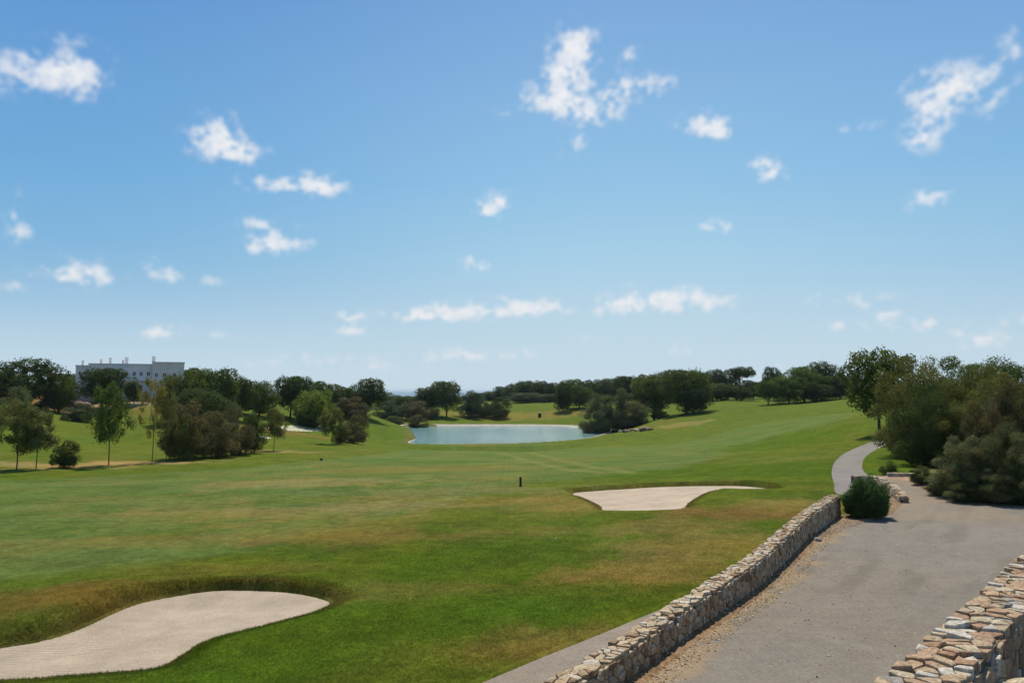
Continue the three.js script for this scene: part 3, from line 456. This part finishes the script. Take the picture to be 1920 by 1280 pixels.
const barkMat = std({ color: lin(.11, .08, .058), map: barkTex }), barkPale = std({ color: lin(.17, .135, .10), map: barkTex });
const TR = rng(4242);
// plant(name, category, kind, variant, leaf colour, foot on the photo's grid, height and width there, distance) ...
function plant(name, cat, kind, v, leaf, px, pyTop, wpx, where, label, grp, deep = 1) {
  let p;
  if (where.foot) p = gp(px, where.foot); else { const [rx] = ray(px, 700); p = V(rx * where.d, 0, -where.d); }
  p.y = groundY(p.x, p.z);
  const d = -p.z, topY = at(px, pyTop, d).y, H = Math.max(.4, topY - p.y), W = wpx * d / FPX, G = grown(kind, v), g = group(name, p.x, p.y, p.z);
  g.rotation.y = TR() * 6.283;
  mesh('trunk', G.trunk, kind === 'thin' ? barkPale : barkMat, g); mesh('crown', G.crown, L[leaf], g);
  g.scale.set(W * 1.1, H * 1.02, W * 1.1 * deep);
  tag(g, label, cat, grp); return g;
}
const T = (...a) => plant('pine_tree', 'tree', ...a), S = (...a) => plant('shrub', 'shrub', ...a), Y = (...a) => plant('sapling_tree', 'tree', ...a);
// -- left, round the white building
T('full', 1, 'blue', 128, 699, 60, { d: 215 }, 'distant pine crown between the edge pines and the white building');
T('full', 2, 'dark', 365, 690, 60, { d: 205 }, 'dark pine top just right of the white building roof');
T('full', 0, 'blue', 560, 724, 80, { d: 260 }, 'distant green pine behind the dark round pine');
T('full', 1, 'blue', 760, 742, 60, { d: 330 }, 'low distant tree closing the sea gap');
T('full', 2, 'blue', 640, 726, 60, { d: 290 }, 'distant green pine left of the dark domed pine');
T('full', 0, 'dark', 48, 671, 112, { d: 158 }, 'broad dark pine at the left edge beside the white building');
T('full', 1, 'pine', 112, 698, 62, { d: 162 }, 'smaller pine between the broad edge pine and the white building');
T('full', 2, 'dark', 0, 690, 80, { d: 166 }, 'dark pine half cut by the left edge of the photo');
T('pine', 0, 'dark', 190, 686, 88, { d: 170 }, 'dark broad crowned pine standing in front of the white building');
T('pine', 2, 'blue', 252, 716, 34, { d: 172 }, 'small slim pine below the white building windows');
S('shrub', 0, 'grey', 34, 722, 58, { d: 140 }, 'grey green round bush in front of the broad edge pine');
S('shrub', 1, 'teal', 150, 752, 60, { d: 150 }, 'low dark bush at the foot of the brown earth bank');
S('shrub', 2, 'brown', 90, 742, 46, { d: 160 }, 'brown dry bush on the earth bank');
Y('sapling', 0, 'olive', 30, 746, 96, { foot: 880 }, 'sparse olive tree with two stems at the left edge');
Y('sapling', 1, 'grey', 66, 762, 76, { foot: 879 }, 'sparse grey leaved tree leaning beside the edge tree');
S('shrub', 1, 'dark', 122, 820, 52, { foot: 876 }, 'small dark bush standing alone on the straw coloured ground');
Y('sapling', 2, 'green', 203, 716, 84, { foot: 872 }, 'dark green young tree with clear trunk in front of the building');
Y('thin', 0, 'yellow', 284, 700, 62, { foot: 867 }, 'thin yellow leaved young tree on a straight bare stem');
Y('thin', 1, 'olive', 311, 720, 60, { foot: 865 }, 'thin dark stemmed young tree beside the yellow one');
S('shrub', 2, 'brown', 352, 744, 96, { foot: 861 }, 'big brown shrub, tallest of the thicket left of centre');
S('shrub', 0, 'olive', 338, 770, 70, { foot: 863 }, 'olive shrub at the near corner of the brown thicket');
S('shrub', 1, 'rust', 404, 762, 84, { foot: 858 }, 'yellowish brown shrub in the middle of the thicket');
S('shrub', 0, 'brown', 440, 756, 66, { foot: 854 }, 'brown shrub towards the pond end of the thicket');
S('shrub', 2, 'dark', 474, 766, 48, { foot: 850 }, 'narrow dark shrub ending the thicket towards the pond');
Y('sapling', 1, 'olive', 512, 764, 54, { foot: 845 }, 'small olive brown tree on a single trunk beside the thicket');
T('full', 1, 'pine', 374, 684, 104, { d: 150 }, 'wide green pine rising behind the thicket beside the building');
T('full', 0, 'olive', 326, 703, 66, { d: 146 }, 'olive green pine directly against the right wing of the building');
T('full', 2, 'pine', 412, 690, 90, { d: 152 }, 'green pine second from the building above the thicket');
T('full', 0, 'blue', 380, 728, 110, { d: 138 }, 'low dark green pine just behind the brown thicket');
T('pine', 1, 'dark', 448, 702, 66, { d: 160 }, 'dark pine sloping down from the group by the building');
T('full', 0, 'pine', 486, 714, 70, { d: 175 }, 'mid green pine between the building group and the round pine');
T('pine', 0, 'dark', 545, 701, 78, { d: 185 }, 'dark round pine with visible trunk over the pale bunker');
T('full', 2, 'pine', 610, 714, 72, { d: 240 }, 'distant green pine between two dark round pines');
T('full', 1, 'lime', 592, 727, 74, { d: 178 }, 'bright yellow green tree behind the pale bunker');
S('shrub', 0, 'dark', 578, 766, 40, { d: 176 }, 'small dark bush under the yellow green tree');
Y('sapling', 0, 'olive', 622, 761, 52, { foot: 833 }, 'olive young tree standing with the brown shrub before the pond');
S('shrub', 1, 'brown', 664, 772, 60, { foot: 832 }, 'brown shrub standing alone just before the pond');
S('shrub', 2, 'olive', 640, 790, 40, { foot: 833 }, 'small olive bush between the young tree and brown shrub');
T('pine', 2, 'dark', 686, 709, 80, { d: 215 }, 'dark round domed pine left of the sea gap');
S('shrub', 2, 'brown', 662, 740, 70, { d: 205 }, 'brown bush under the dark domed pine');
S('shrub', 1, 'teal', 730, 746, 66, { d: 285 }, 'grey bush in the gap where the sea shows');
S('shrub', 0, 'brown', 785, 750, 74, { d: 290 }, 'brown grey bush at the foot of the double pine');
S('wispy', 0, 'grey', 740, 778, 46, { d: 262 }, 'rounded grey green bush on the pond corner');
S('wispy', 1, 'grey', 784, 775, 40, { d: 266 }, 'second rounded bush, directly at the pond edge');
T('pine', 0, 'pine', 838, 711, 62, { d: 300 }, 'taller half of the double domed pine behind the pond');
T('pine', 1, 'dark', 803, 723, 56, { d: 303 }, 'lower half of the double domed pine behind the pond');
S('shrub', 2, 'teal', 882, 728, 62, { d: 310 }, 'tall grey green bush right of the double pine');
S('shrub', 1, 'dark', 934, 740, 52, { d: 312 }, 'dark rounded bush on the bank behind the pond');
S('shrub', 0, 'brown', 905, 748, 40, { d: 316 }, 'brown bush between the two bushes behind the pond');
// -- centre and ridge
{ const g = 'far pines on the ridge';
  const ORD = ['first', 'second', 'third', 'fourth', 'fifth', 'sixth', 'seventh', 'eighth', 'ninth', 'tenth', 'eleventh', 'twelfth', 'thirteenth', 'fourteenth', 'fifteenth', 'sixteenth', 'seventeenth', 'eighteenth', 'nineteenth', 'twentieth', 'twenty-first', 'twenty-second', 'twenty-third', 'twenty-fourth', 'twenty-fifth', 'twenty-sixth'];
  for (const [i, [px, top, w, d, k, v, c]] of [[905, 736, 40, 470, 'full', 0, 'blue'], [925, 732, 44, 460, 'full', 1, 'blue'], [945, 724, 46, 450, 'full', 2, 'blue'], [968, 717, 50, 430, 'full', 0, 'blue'], [992, 711, 56, 420, 'full', 1, 'dark'], [1020, 714, 50, 410, 'full', 2, 'blue'], [1042, 717, 40, 400, 'full', 0, 'dark'], [1076, 708, 56, 380, 'full', 1, 'pine'], [1104, 712, 44, 385, 'full', 2, 'dark'], [1128, 711, 48, 375, 'full', 0, 'dark'], [1150, 706, 50, 365, 'full', 1, 'dark'], [1178, 702, 54, 350, 'pine', 0, 'dark'], [1205, 701, 50, 345, 'full', 2, 'dark'], [1236, 697, 56, 335, 'full', 0, 'pine'], [1262, 696, 50, 330, 'full', 1, 'pine'], [1310, 694, 48, 310, 'full', 1, 'dark'], [1336, 692, 52, 300, 'pine', 2, 'dark'], [1362, 700, 50, 300, 'full', 0, 'dark'], [1412, 712, 56, 285, 'full', 2, 'dark'], [1345, 716, 60, 285, 'full', 1, 'blue'], [1380, 724, 60, 280, 'full', 0, 'dark'], [1310, 722, 56, 290, 'full', 2, 'blue'], [985, 735, 70, 395, 'full', 1, 'teal'], [1030, 738, 60, 390, 'full', 0, 'teal']].sort((a, b) => a[0] - b[0]).entries()) T(k, v, c, px, top, w, { d }, ORD[i] + ' pine from the sea gap in the dark tree line on the far ridge', g); }
T('umbrella', 1, 'dark', 1388, 687, 52, { d: 270 }, 'umbrella pine with bare trunk and sky showing under its crown');
T('full', 2, 'dark', 1056, 716, 38, { d: 322 }, 'narrow dark upright tree on the bank behind the pond');
T('full', 0, 'pine', 1086, 722, 54, { d: 330 }, 'green tree between the narrow dark tree and pale willow');
S('wispy', 2, 'silver', 1122, 736, 78, { d: 232 }, 'pale grey green willow, pondward half of the waterside clump');
S('wispy', 0, 'grey', 1160, 724, 90, { d: 236 }, 'tallest grey green willow of the waterside clump');
S('wispy', 1, 'silver', 1188, 748, 66, { d: 231 }, 'pale round willow at the landward end of the waterside clump');
T('pine', 1, 'pine', 1226, 700, 82, { d: 240 }, 'olive topped pine right behind the waterside willows');
T('pine', 0, 'pine', 1286, 688, 102, { d: 228 }, 'largest dark pine on the fairway edge right of the willows');
T('full', 2, 'dark', 1300, 722, 66, { d: 224 }, 'low dark pine under the largest fairway pine');
S('shrub', 1, 'olive', 1235, 765, 40, { d: 236 }, 'small olive bush among the pine trunks right of the willows');
T('pine', 2, 'dark', 1450, 687, 40, { d: 262 }, 'slender pine head above the hilltop grove at its left end');
T('pine', 0, 'green', 1440, 712, 44, { d: 236 }, 'small pine with pale trunk at the left end of the hilltop grove');
T('full', 1, 'green', 1478, 702, 70, { d: 240 }, 'round green pine second in the hilltop grove');
T('pine', 2, 'green', 1508, 686, 74, { d: 244 }, 'bright green pine in the middle of the hilltop grove');
T('full', 0, 'dark', 1543, 678, 66, { d: 250 }, 'tallest dark pine of the hilltop grove');
T('full', 1, 'dark', 1574, 700, 60, { d: 240 }, 'dark pine at the right end of the hilltop grove');
T('full', 2, 'dark', 1530, 716, 60, { d: 236 }, 'low dark pine at the foot of the hilltop grove');
// -- right
T('pine', 1, 'pine', 1650, 646, 132, { foot: 815 }, 'tall pine with bare trunk beside the bend of the cart path', null, .9);
S('big', 0, 'olive', 1720, 668, 150, { d: 60 }, 'tall olive tree mass directly above the cart path bend');
S('big', 0, 'olive', 1838, 684, 160, { d: 56 }, 'olive tree filling the middle of the mass at the right');
S('big', 1, 'green', 1792, 650, 160, { d: 66 }, 'tall dark green tree with uneven top behind the olive mass');
S('big', 2, 'pine', 1872, 654, 160, { d: 68 }, 'dark green tree at the right edge skyline');
S('big', 1, 'green', 1945, 652, 120, { d: 66 }, 'green tree crown cut by the right edge of the photo');
S('big', 0, 'dark', 1740, 722, 130, { d: 53 }, 'dark shaded thicket beside the end of the stone kerb');
S('big', 2, 'olive', 1800, 740, 120, { d: 51 }, 'olive brown bush in the middle of the roadside thicket');
S('wispy', 2, 'rust', 1892, 706, 130, { d: 47 }, 'feathery olive brown tamarisk at the right edge');
S('wispy', 1, 'brown', 1842, 742, 90, { d: 46 }, 'feathery brown grey tamarisk beside the olive brown one');
S('wispy', 0, 'silver', 1800, 812, 108, { d: 37 }, 'low silver green roadside bush nearest the dusty verge');
S('wispy', 2, 'grey', 1872, 790, 116, { d: 36 }, 'wide grey green roadside bush at the right edge');
S('wispy', 1, 'silver', 1930, 800, 110, { d: 35 }, 'silver green bush cut off by the right edge');
for (const [px, foot, top, w, v, c, label] of [[1728, 912, 872, 50, 0, 'grey', 'small grey green bush where the verge begins beside the kerb'], [1768, 931, 884, 62, 1, 'silver', 'low silver bush on the pale verge'], [1815, 944, 884, 76, 2, 'grey', 'low grey green bush where the verge meets the road'], [1868, 947, 876, 84, 0, 'silver', 'low silver bush touching the asphalt edge'], [1918, 948, 872, 80, 1, 'grey', 'low grey green bush at the asphalt edge by the photo border']]) S('wispy', v, c, px, top, w, { foot: foot - 4 }, label, 'low bushes along the road edge');
S('shrub', 0, 'green', 1668, 862, 30, { foot: 890 }, 'small leafy plant beside the stone kerb');
plant('round_shrub', 'shrub', 'needle', 0, 'fresh', 1624, 890, 84, { foot: 968 }, 'round green needle leaved shrub at the end of the long wall');
console.log('plants done');

// far woods beyond the course, one mass
{
  const G = grown('full', 0), R = rng(91), n = 900, im = new THREE.InstancedMesh(G.crown, L.blue, n), m = new THREE.Matrix4(), q = new THREE.Quaternion(), c = new THREE.Color();
  for (let i = 0; i < n; i++) { const d = 480 * Math.pow(2.6, R()), a = (R() - .5) * 1.9, x = Math.tan(a) * d * .8, y = groundY(x, -d), s = 9 + R() * 7, topMax = (x / d > .15 ? 9 : x / d < -.32 ? 6 : -1) ; q.setFromAxisAngle(V(0, 1, 0), R() * 6); m.compose(V(x, y - 1, -d), q, V(s * 1.25, Math.min(s, Math.max(4, topMax - y + R() * 3)), s * 1.25)); im.setMatrixAt(i, m); im.setColorAt(i, c.setRGB(.8 + R() * .4, .85 + R() * .3, .9 + R() * .3)); }
  im.name = 'far_woodland'; im.castShadow = im.receiveShadow = true; scene.add(im); tag(im, 'far band of dark pine woods under the horizon', 'woodland', null, 'stuff');
}
// the sea beyond the plain
{ const g = new THREE.RingGeometry(2600, 24000, 96, 6); g.rotateX(-Math.PI / 2); const m = mesh('sea', g, new THREE.MeshPhysicalMaterial({ color: lin(.05, .10, .14), roughness: .3, ior: 1.33 })); m.position.y = -12.5; tag(m, 'thin blue strip of sea on the horizon', 'sea', null, 'structure'); }
scene.fog = new THREE.FogExp2(new THREE.Color(.72, .82, .92), .00005);
// rough grass: tufts standing in the turf close by and on the bunker lips
{
  const R = rng(33), pos = [], idx = [];
  for (let b = 0; b < 7; b++) { const a = R() * 6.28, r = R() * .05, lean = .25 + R() * .5, h = .6 + R() * .4, w = .007, bx = Math.cos(a) * r, bz = Math.sin(a) * r, k = pos.length / 3, ca = Math.cos(a + 1.57) * w, sa = Math.sin(a + 1.57) * w; pos.push(bx - ca, 0, bz - sa, bx + ca, 0, bz + sa, bx + Math.cos(a) * lean * .06, h * .1, bz + Math.sin(a) * lean * .06); idx.push(k, k + 1, k + 2); }
  const g = new THREE.BufferGeometry(); g.setAttribute('position', new THREE.Float32BufferAttribute(pos, 3)); g.setIndex(idx); g.computeVertexNormals();
  const list = [];
  for (let i = 0; i < 900000 && list.length < 230000; i++) {
    const d = 10.5 * Math.pow(4.4, R()), x = (R() * 1.42 - .72) * d, z = -d;
    if (fairway.sd(x, z, 1) < 0 || wallSide(wallA, x, z) > -.5 && z > -33) continue;
    if (x > 12 && z < -27) { if (road.sd(x, z, 1) < .1 || cartPath.sd(x, z, 1) < .1) continue; if (x / d > .5) continue; }
    if (gutter.sd(x, z, 1) < .03) continue;
    const sa = Math.min(bunkerA.o.sd(x, z, 3), bunkerB.o.sd(x, z, 3)); if (sa < .12) continue;
    const edge = sstep(.9, .15, sa), keep = sstep(0, 3.5, fairway.sd(x, z, 4) + (fbm(x * .4, z * .4, 2) - .5) * 3) * (1 - sstep(26, 44, d) * .9); if (R() > Math.max(keep * .75, edge)) continue; list.push([x, z, (.18 + R() * .2) * (1 + edge * 1.3), edge]);
  }
  const im = new THREE.InstancedMesh(g, std({ color: 0xffffff, side: THREE.DoubleSide, roughness: .9, transmission: .4, thickness: 0, specularIntensity: .1 }), list.length), m = new THREE.Matrix4(), q = new THREE.Quaternion(), c = new THREE.Color();
  list.forEach(([x, z, s], i) => { q.setFromAxisAngle(V(0, 1, 0), R() * 6.28); m.compose(V(x, groundY(x, z) - .008, z), q, V(s * 1.3, s, s * 1.3)); im.setMatrixAt(i, m); const k = 1.0 + R() * .55, gc = groundCol(x, z); im.setColorAt(i, c.setRGB(gc[0] * k * (.95 + R() * .2), gc[1] * k, gc[2] * k)); });
  im.name = 'rough_grass'; im.castShadow = im.receiveShadow = true; scene.add(im); tag(im, 'short rough grass blades round the bunkers', 'grass', null, 'stuff');
}
console.log('grass done');

// ---------------------------------------------------------------- white building on the left
{
  const d0 = 182, p0 = at(140, 742, d0), p1 = at(344, 742, d0), s = d0 / FPX, yb = p0.y - 1.2, b = group('apartment_building', (p0.x + p1.x) / 2, yb, -d0 - .9);
  tag(b, 'long white flat roofed building with chimneys on the hill at the left', 'building');
  const white = std({ color: lin(.80, .74, .69), map: plasterTex, specularIntensity: .05 }), cream = std({ color: lin(.74, .66, .59), map: plasterTex, specularIntensity: .05 }), dark = new THREE.MeshPhysicalMaterial({ color: lin(.02, .025, .03), roughness: .12 }), trimM = std({ color: lin(.78, .73, .68), map: plasterTex });
  b.rotation.y = .40; b.scale.x = .905;
  const X = (px) => (px - 960) * s - b.position.x, Yy = (py) => at(960, py, d0).y - yb;
  const box = (name, x0, x1, y0, y1, z0, z1, mat, parent = b) => { const g = new THREE.BoxGeometry(x1 - x0, y1 - y0, z1 - z0); g.translate((x0 + x1) / 2, (y0 + y1) / 2, (z0 + z1) / 2); return mesh(name, g, mat, parent); };
  // wall built of piers and bands round real window openings
  const wall = (pxa, pxb, top, zf, depth, mat, wins) => {
    const geos = [], xa = X(pxa), xb = X(pxb), yt = Yy(top), t = .35, piece = (x0, x1, y0, y1) => { if (x1 - x0 > .01 && y1 - y0 > .01) { const g = new THREE.BoxGeometry(x1 - x0, y1 - y0, t); g.translate((x0 + x1) / 2, (y0 + y1) / 2, zf - t / 2); geos.push(g); } };
    const rows = [...new Set(wins.map((w) => w[2] + '_' + w[3]))].map((r) => r.split('_').map(Number)).sort((a, c) => c[1] - a[1]); let y = -1;
    for (const [w0, w1] of rows) { const ya = Yy(w1), yc = Yy(w0); piece(xa, xb, y, ya); let x = xa; for (const w of wins.filter((q) => q[2] === w0 && q[3] === w1).sort((p, q) => p[0] - q[0])) { piece(x, X(w[0]), ya, yc); x = X(w[1]); } piece(x, xb, ya, yc); y = yc; }
    piece(xa, xb, y, yt); mesh('wall', mergeGeometries(geos), mat, b);
    box('wall', xa + .02, xb - .02, -1, yt - .6, zf - depth, zf - t - .25, mat);
    box('roof', xa - .12, xb + .12, yt, yt + .22, zf - depth - .1, zf + .15, trimM);
    for (const w of wins) { const f = new THREE.Group(); f.name = 'window'; b.add(f); const x0 = X(w[0]), x1 = X(w[1]), y0 = Yy(w[3]), y1 = Yy(w[2]); box('pane', x0, x1, y0, y1, zf - t + .04, zf - t + .08, dark, f); box('sill', x0 - .1, x1 + .1, y0 - .1, y0 + .002, zf - .1, zf + .1, trimM, f); box('frame', (x0 + x1) / 2 - .04, (x0 + x1) / 2 + .04, y0, y1, zf - t + .083, zf - t + .14, trimM, f); }
  };
  wall(140, 164, 687, 0, 9, white, [[146, 150, 697, 704]]);
  wall(164, 282, 683.5, .9, 10, white, [[172, 177, 697, 704], [186, 191, 697, 704], [205, 210, 697, 704], [232, 236, 697, 704], [246, 251, 697, 704], [259, 264, 697, 704], [272, 278, 697, 704], [205, 211, 722, 729], [232, 237, 722, 729], [247, 252, 722, 729], [259, 265, 722, 729]]);
  wall(282, 344, 679.5, 1.6, 12, cream, [[288, 293, 699, 706], [303, 309, 699, 706], [322, 328, 699, 706], [290, 296, 722, 729], [312, 320, 722, 729]]);
  box('ledge', X(164), X(282) - .02, Yy(714), Yy(711.5), .9, 1.7, trimM); box('ledge', X(282), X(344), Yy(714), Yy(711.5), 1.6, 2.2, trimM);
  for (const [px, top, foot, w] of [[150, 677, 687, .5], [184, 674, 683, .55], [201, 671, 683, .6], [225, 675, 683, .45], [232, 670, 683, .75], [284, 667, 679, .85]]) { const c = box('chimney', X(px) - w / 2, X(px) + w / 2, Yy(foot), Yy(top), -3, -3 + w, white); box('cap', X(px) - w / 2 - .1, X(px) + w / 2 + .1, Yy(top), Yy(top) + .12, -3.1, -2.9 + w, trimM, c); }
}
// pale walls, boulders and rubble on the bank below it
{
  const cap = std({ color: lin(.55, .50, .44), map: stoneTex, bumpMap: stoneBump, bumpScale: .03 });
  const low = (name, pxa, pxb, top, h, d, label) => { const a = at(pxa, top, d), c = at(pxb, top, d), g = group(name, (a.x + c.x) / 2, a.y - h, -d), w = c.x - a.x; const B = new THREE.BoxGeometry(w, h + 1.2, .5); B.translate(0, h / 2 - .6, 0); mesh('body', B, cap, g); const C = new THREE.BoxGeometry(w + .1, .14, .62); C.translate(0, h + .07, 0); mesh('coping', C, std({ color: lin(.62, .57, .5), map: stoneTex }), g); tag(g, label, 'wall'); };
  low('terrace_wall', 114, 178, 737.5, .6, 176, 'thin pale wall on top of the brown earth bank');
  low('terrace_wall', 228, 284, 743, 1.2, 178, 'upper pale terrace wall below the white building');
  low('terrace_wall', 230, 276, 758, 1.1, 172, 'lower pale terrace wall below the white building');
  const rock = (seed, flat) => { const g = new THREE.IcosahedronGeometry(1, 2), a = g.attributes.position; for (let i = 0; i < a.count; i++) { const x = a.getX(i), y = a.getY(i), z = a.getZ(i), k = .72 + .5 * fbm(x * 1.6 + seed * 7 + z, y * 1.6 + z * 1.3, 3); a.setXYZ(i, x * k, y * k * flat, z * k); } g.computeVertexNormals(); return g; };
  const R = rng(8), rocks = [rock(1, .7), rock(2, .6), rock(3, .8)], rm = [std({ color: lin(.30, .22, .16), map: stoneTex }), std({ color: lin(.40, .33, .27), map: stoneTex }), std({ color: lin(.24, .15, .10), map: stoneTex })];
  for (let i = 0; i < 12; i++) { const px = 70 + i * 9.5 + R() * 6, p = gp(px, 750 + R() * 16), s = .5 + R() * .9; const m = mesh('boulder', rocks[i % 3], rm[i % 3]); m.position.set(p.x, groundY(p.x, p.z) + s * .2, p.z); m.scale.set(s * 1.4, s, s); m.rotation.y = R() * 6; tag(m, ['first', 'second', 'third', 'fourth', 'fifth', 'sixth', 'seventh', 'eighth', 'ninth', 'tenth', 'eleventh', 'twelfth'][i] + ' brown boulder from the left on the earth bank below the white building', 'boulder', 'boulders on the earth bank'); }
  for (let i = 0; i < 9; i++) { const px = 1128 + i * 11 + R() * 5, p = gp(px, mix(812, 803, i / 8) + R() * 3), s = .5 + R() * .7; const m = mesh('boulder', rocks[(i + 1) % 3], rm[(i * 2 + 1) % 3]); m.position.set(p.x, Math.max(groundY(p.x, p.z), POND_Y) + s * .2, p.z); m.scale.set(s * 1.6, s, s); m.rotation.y = R() * 6; tag(m, ['first', 'second', 'third', 'fourth', 'fifth', 'sixth', 'seventh', 'eighth', 'ninth'][i] + ' boulder from the water end of the rocky bank by the willows', 'boulder', 'boulders on the pond bank'); }
  for (const [px, py, s, label] of [[1534, 1012, .13, 'small pale loose stone in the dirt beside the long wall'], [1582, 1004, .1, 'tiny loose stone on the dirt below the round shrub']]) { const p = gp(px, py), m = mesh('loose_stone', rocks[0], rm[1]); m.position.set(p.x, groundY(p.x, p.z) + s * .3, p.z); m.scale.setScalar(s); tag(m, label, 'stone'); }
  { const p = edgeAt(1938, 1266, 1.8), m = mesh('boulder', rocks[1], warmMats[1]); m.position.copy(p); m.position.y = 1.42; m.scale.set(.42, .62, .3); tag(m, 'pale stone behind the near wall in the bottom right corner', 'boulder'); }
}
// stone kerb by the thicket
{
  const a = gp(1664, 893), c = gp(1716, 893), g = group('stone_kerb', (a.x + c.x) / 2, baseY((a.x + c.x) / 2, a.z), (a.z + c.z) / 2); g.rotation.y = -Math.atan2(c.z - a.z, c.x - a.x);
  tag(g, 'low pale stone kerb in front of the dark thicket', 'kerb'); const n = 5, w = hyp(c.x - a.x, c.z - a.z) / n;
  for (let i = 0; i < n; i++) { const B = new THREE.BoxGeometry(w - .02, .26, .34, 1, 1, 1); B.translate((i - (n - 1) / 2) * w, .06 + (i % 2) * .01, 0); mesh('stone', B, stoneMats[[5, 4, 0, 5, 1][i]], g); }
}
// small things on the grass
{
  const black = std({ color: lin(.018, .018, .02), roughness: .6 }), whiteM = std({ color: lin(.75, .75, .73), roughness: .4 }), green = std({ color: lin(.05, .06, .05), roughness: .6 });
  const post = (px, py, h, r, label, mat, head) => { const p = gp(px, py), g = group('marker_post', p.x, groundY(p.x, p.z), p.z); const A = new THREE.CylinderGeometry(r * .9, r, h + .2, 12); A.translate(0, h / 2 - .1, 0); mesh('shaft', A, mat, g); const C = new THREE.SphereGeometry(r * 1.25, 12, 8); C.scale(1, .6, 1); C.translate(0, h, 0); mesh('cap', C, head || mat, g); const B = new THREE.CylinderGeometry(r * 1.5, r * 1.7, .06, 12); B.translate(0, .02, 0); mesh('base', B, mat, g); tag(g, label, 'post'); };
  post(976, 912, .55, .075, 'short black marker post on the fairway beside the white bunker', black);
  post(1018, 830, .75, .09, 'small post at the near edge of the pond', green, whiteM);
  { const p = gp(1012, 782), g = group('litter_bin', p.x, groundY(p.x, p.z), p.z); const A = new THREE.CylinderGeometry(.62, .55, 1.5, 14); A.translate(0, .75, 0); mesh('body', A, black, g); const C = new THREE.CylinderGeometry(.3, .7, .22, 14); C.translate(0, 1.6, 0); mesh('lid', C, black, g); tag(g, 'dark upright bin on the bank behind the pond', 'bin'); }
  { const p = gp(602, 864), g = group('sprinkler_box', p.x, groundY(p.x, p.z), p.z); const A = new THREE.BoxGeometry(.26, .24, .2); A.translate(0, .1, 0); mesh('body', A, std({ color: lin(.14, .11, .03) }), g); const C = new THREE.BoxGeometry(.3, .04, .24); C.translate(0, .24, 0); mesh('lid', C, green, g); tag(g, 'small box sticking up at the fairway edge left of the pond', 'box'); }
  { const p = gp(1042, 1013), m = mesh('golf_ball', new THREE.IcosahedronGeometry(.0235, 3), whiteM); m.position.set(p.x, groundY(p.x, p.z) + .035, p.z); tag(m, 'white golf ball lying in the grass below the white bunker', 'golf ball'); }
}
// fallen leaves and grit in the dirt strip along the long wall
{
  const R = rng(66), g = new THREE.BufferGeometry(); g.setAttribute('position', new THREE.Float32BufferAttribute([-.5, 0, 0, 0, .12, .35, .5, 0, 0, 0, .05, -.35], 3)); g.setIndex([0, 1, 2, 0, 2, 3]); g.computeVertexNormals();
  const n = 5700, im = new THREE.InstancedMesh(g, std({ side: THREE.DoubleSide }), n), m = new THREE.Matrix4(), q = new THREE.Quaternion(), e = new THREE.Euler(), c = new THREE.Color();
  for (let i = 0; i < n; i++) { const u = R() * lineA.L, { p, r } = lineA.at(u), w = i < 5200 ? .06 + Math.pow(R(), 1.8) * .62 : .6 + R() * 3.4, x = p.x + r.x * w, z = p.z + r.z * w, s = .02 + R() * .045; q.setFromEuler(e.set((R() - .5) * .8, R() * 6.28, (R() - .5) * .8)); const y = road.sd(x, z, 1) < 0 ? baseY(x, z) - .026 : groundY(x, z); m.compose(V(x, y + .006, z), q, V(s, s, s)); im.setMatrixAt(i, m); const t = R(); im.setColorAt(i, t < .5 ? c.setRGB(.30 + R() * .1, .19 + R() * .06, .08) : t < .8 ? c.setRGB(.20, .12, .06) : c.setRGB(.42, .36, .28)); }
  im.name = 'leaf_litter'; im.castShadow = im.receiveShadow = true; scene.add(im); tag(im, 'dry leaves and grit along the foot of the long wall', 'litter', null, 'stuff');
}
renderer.render(scene, camera);
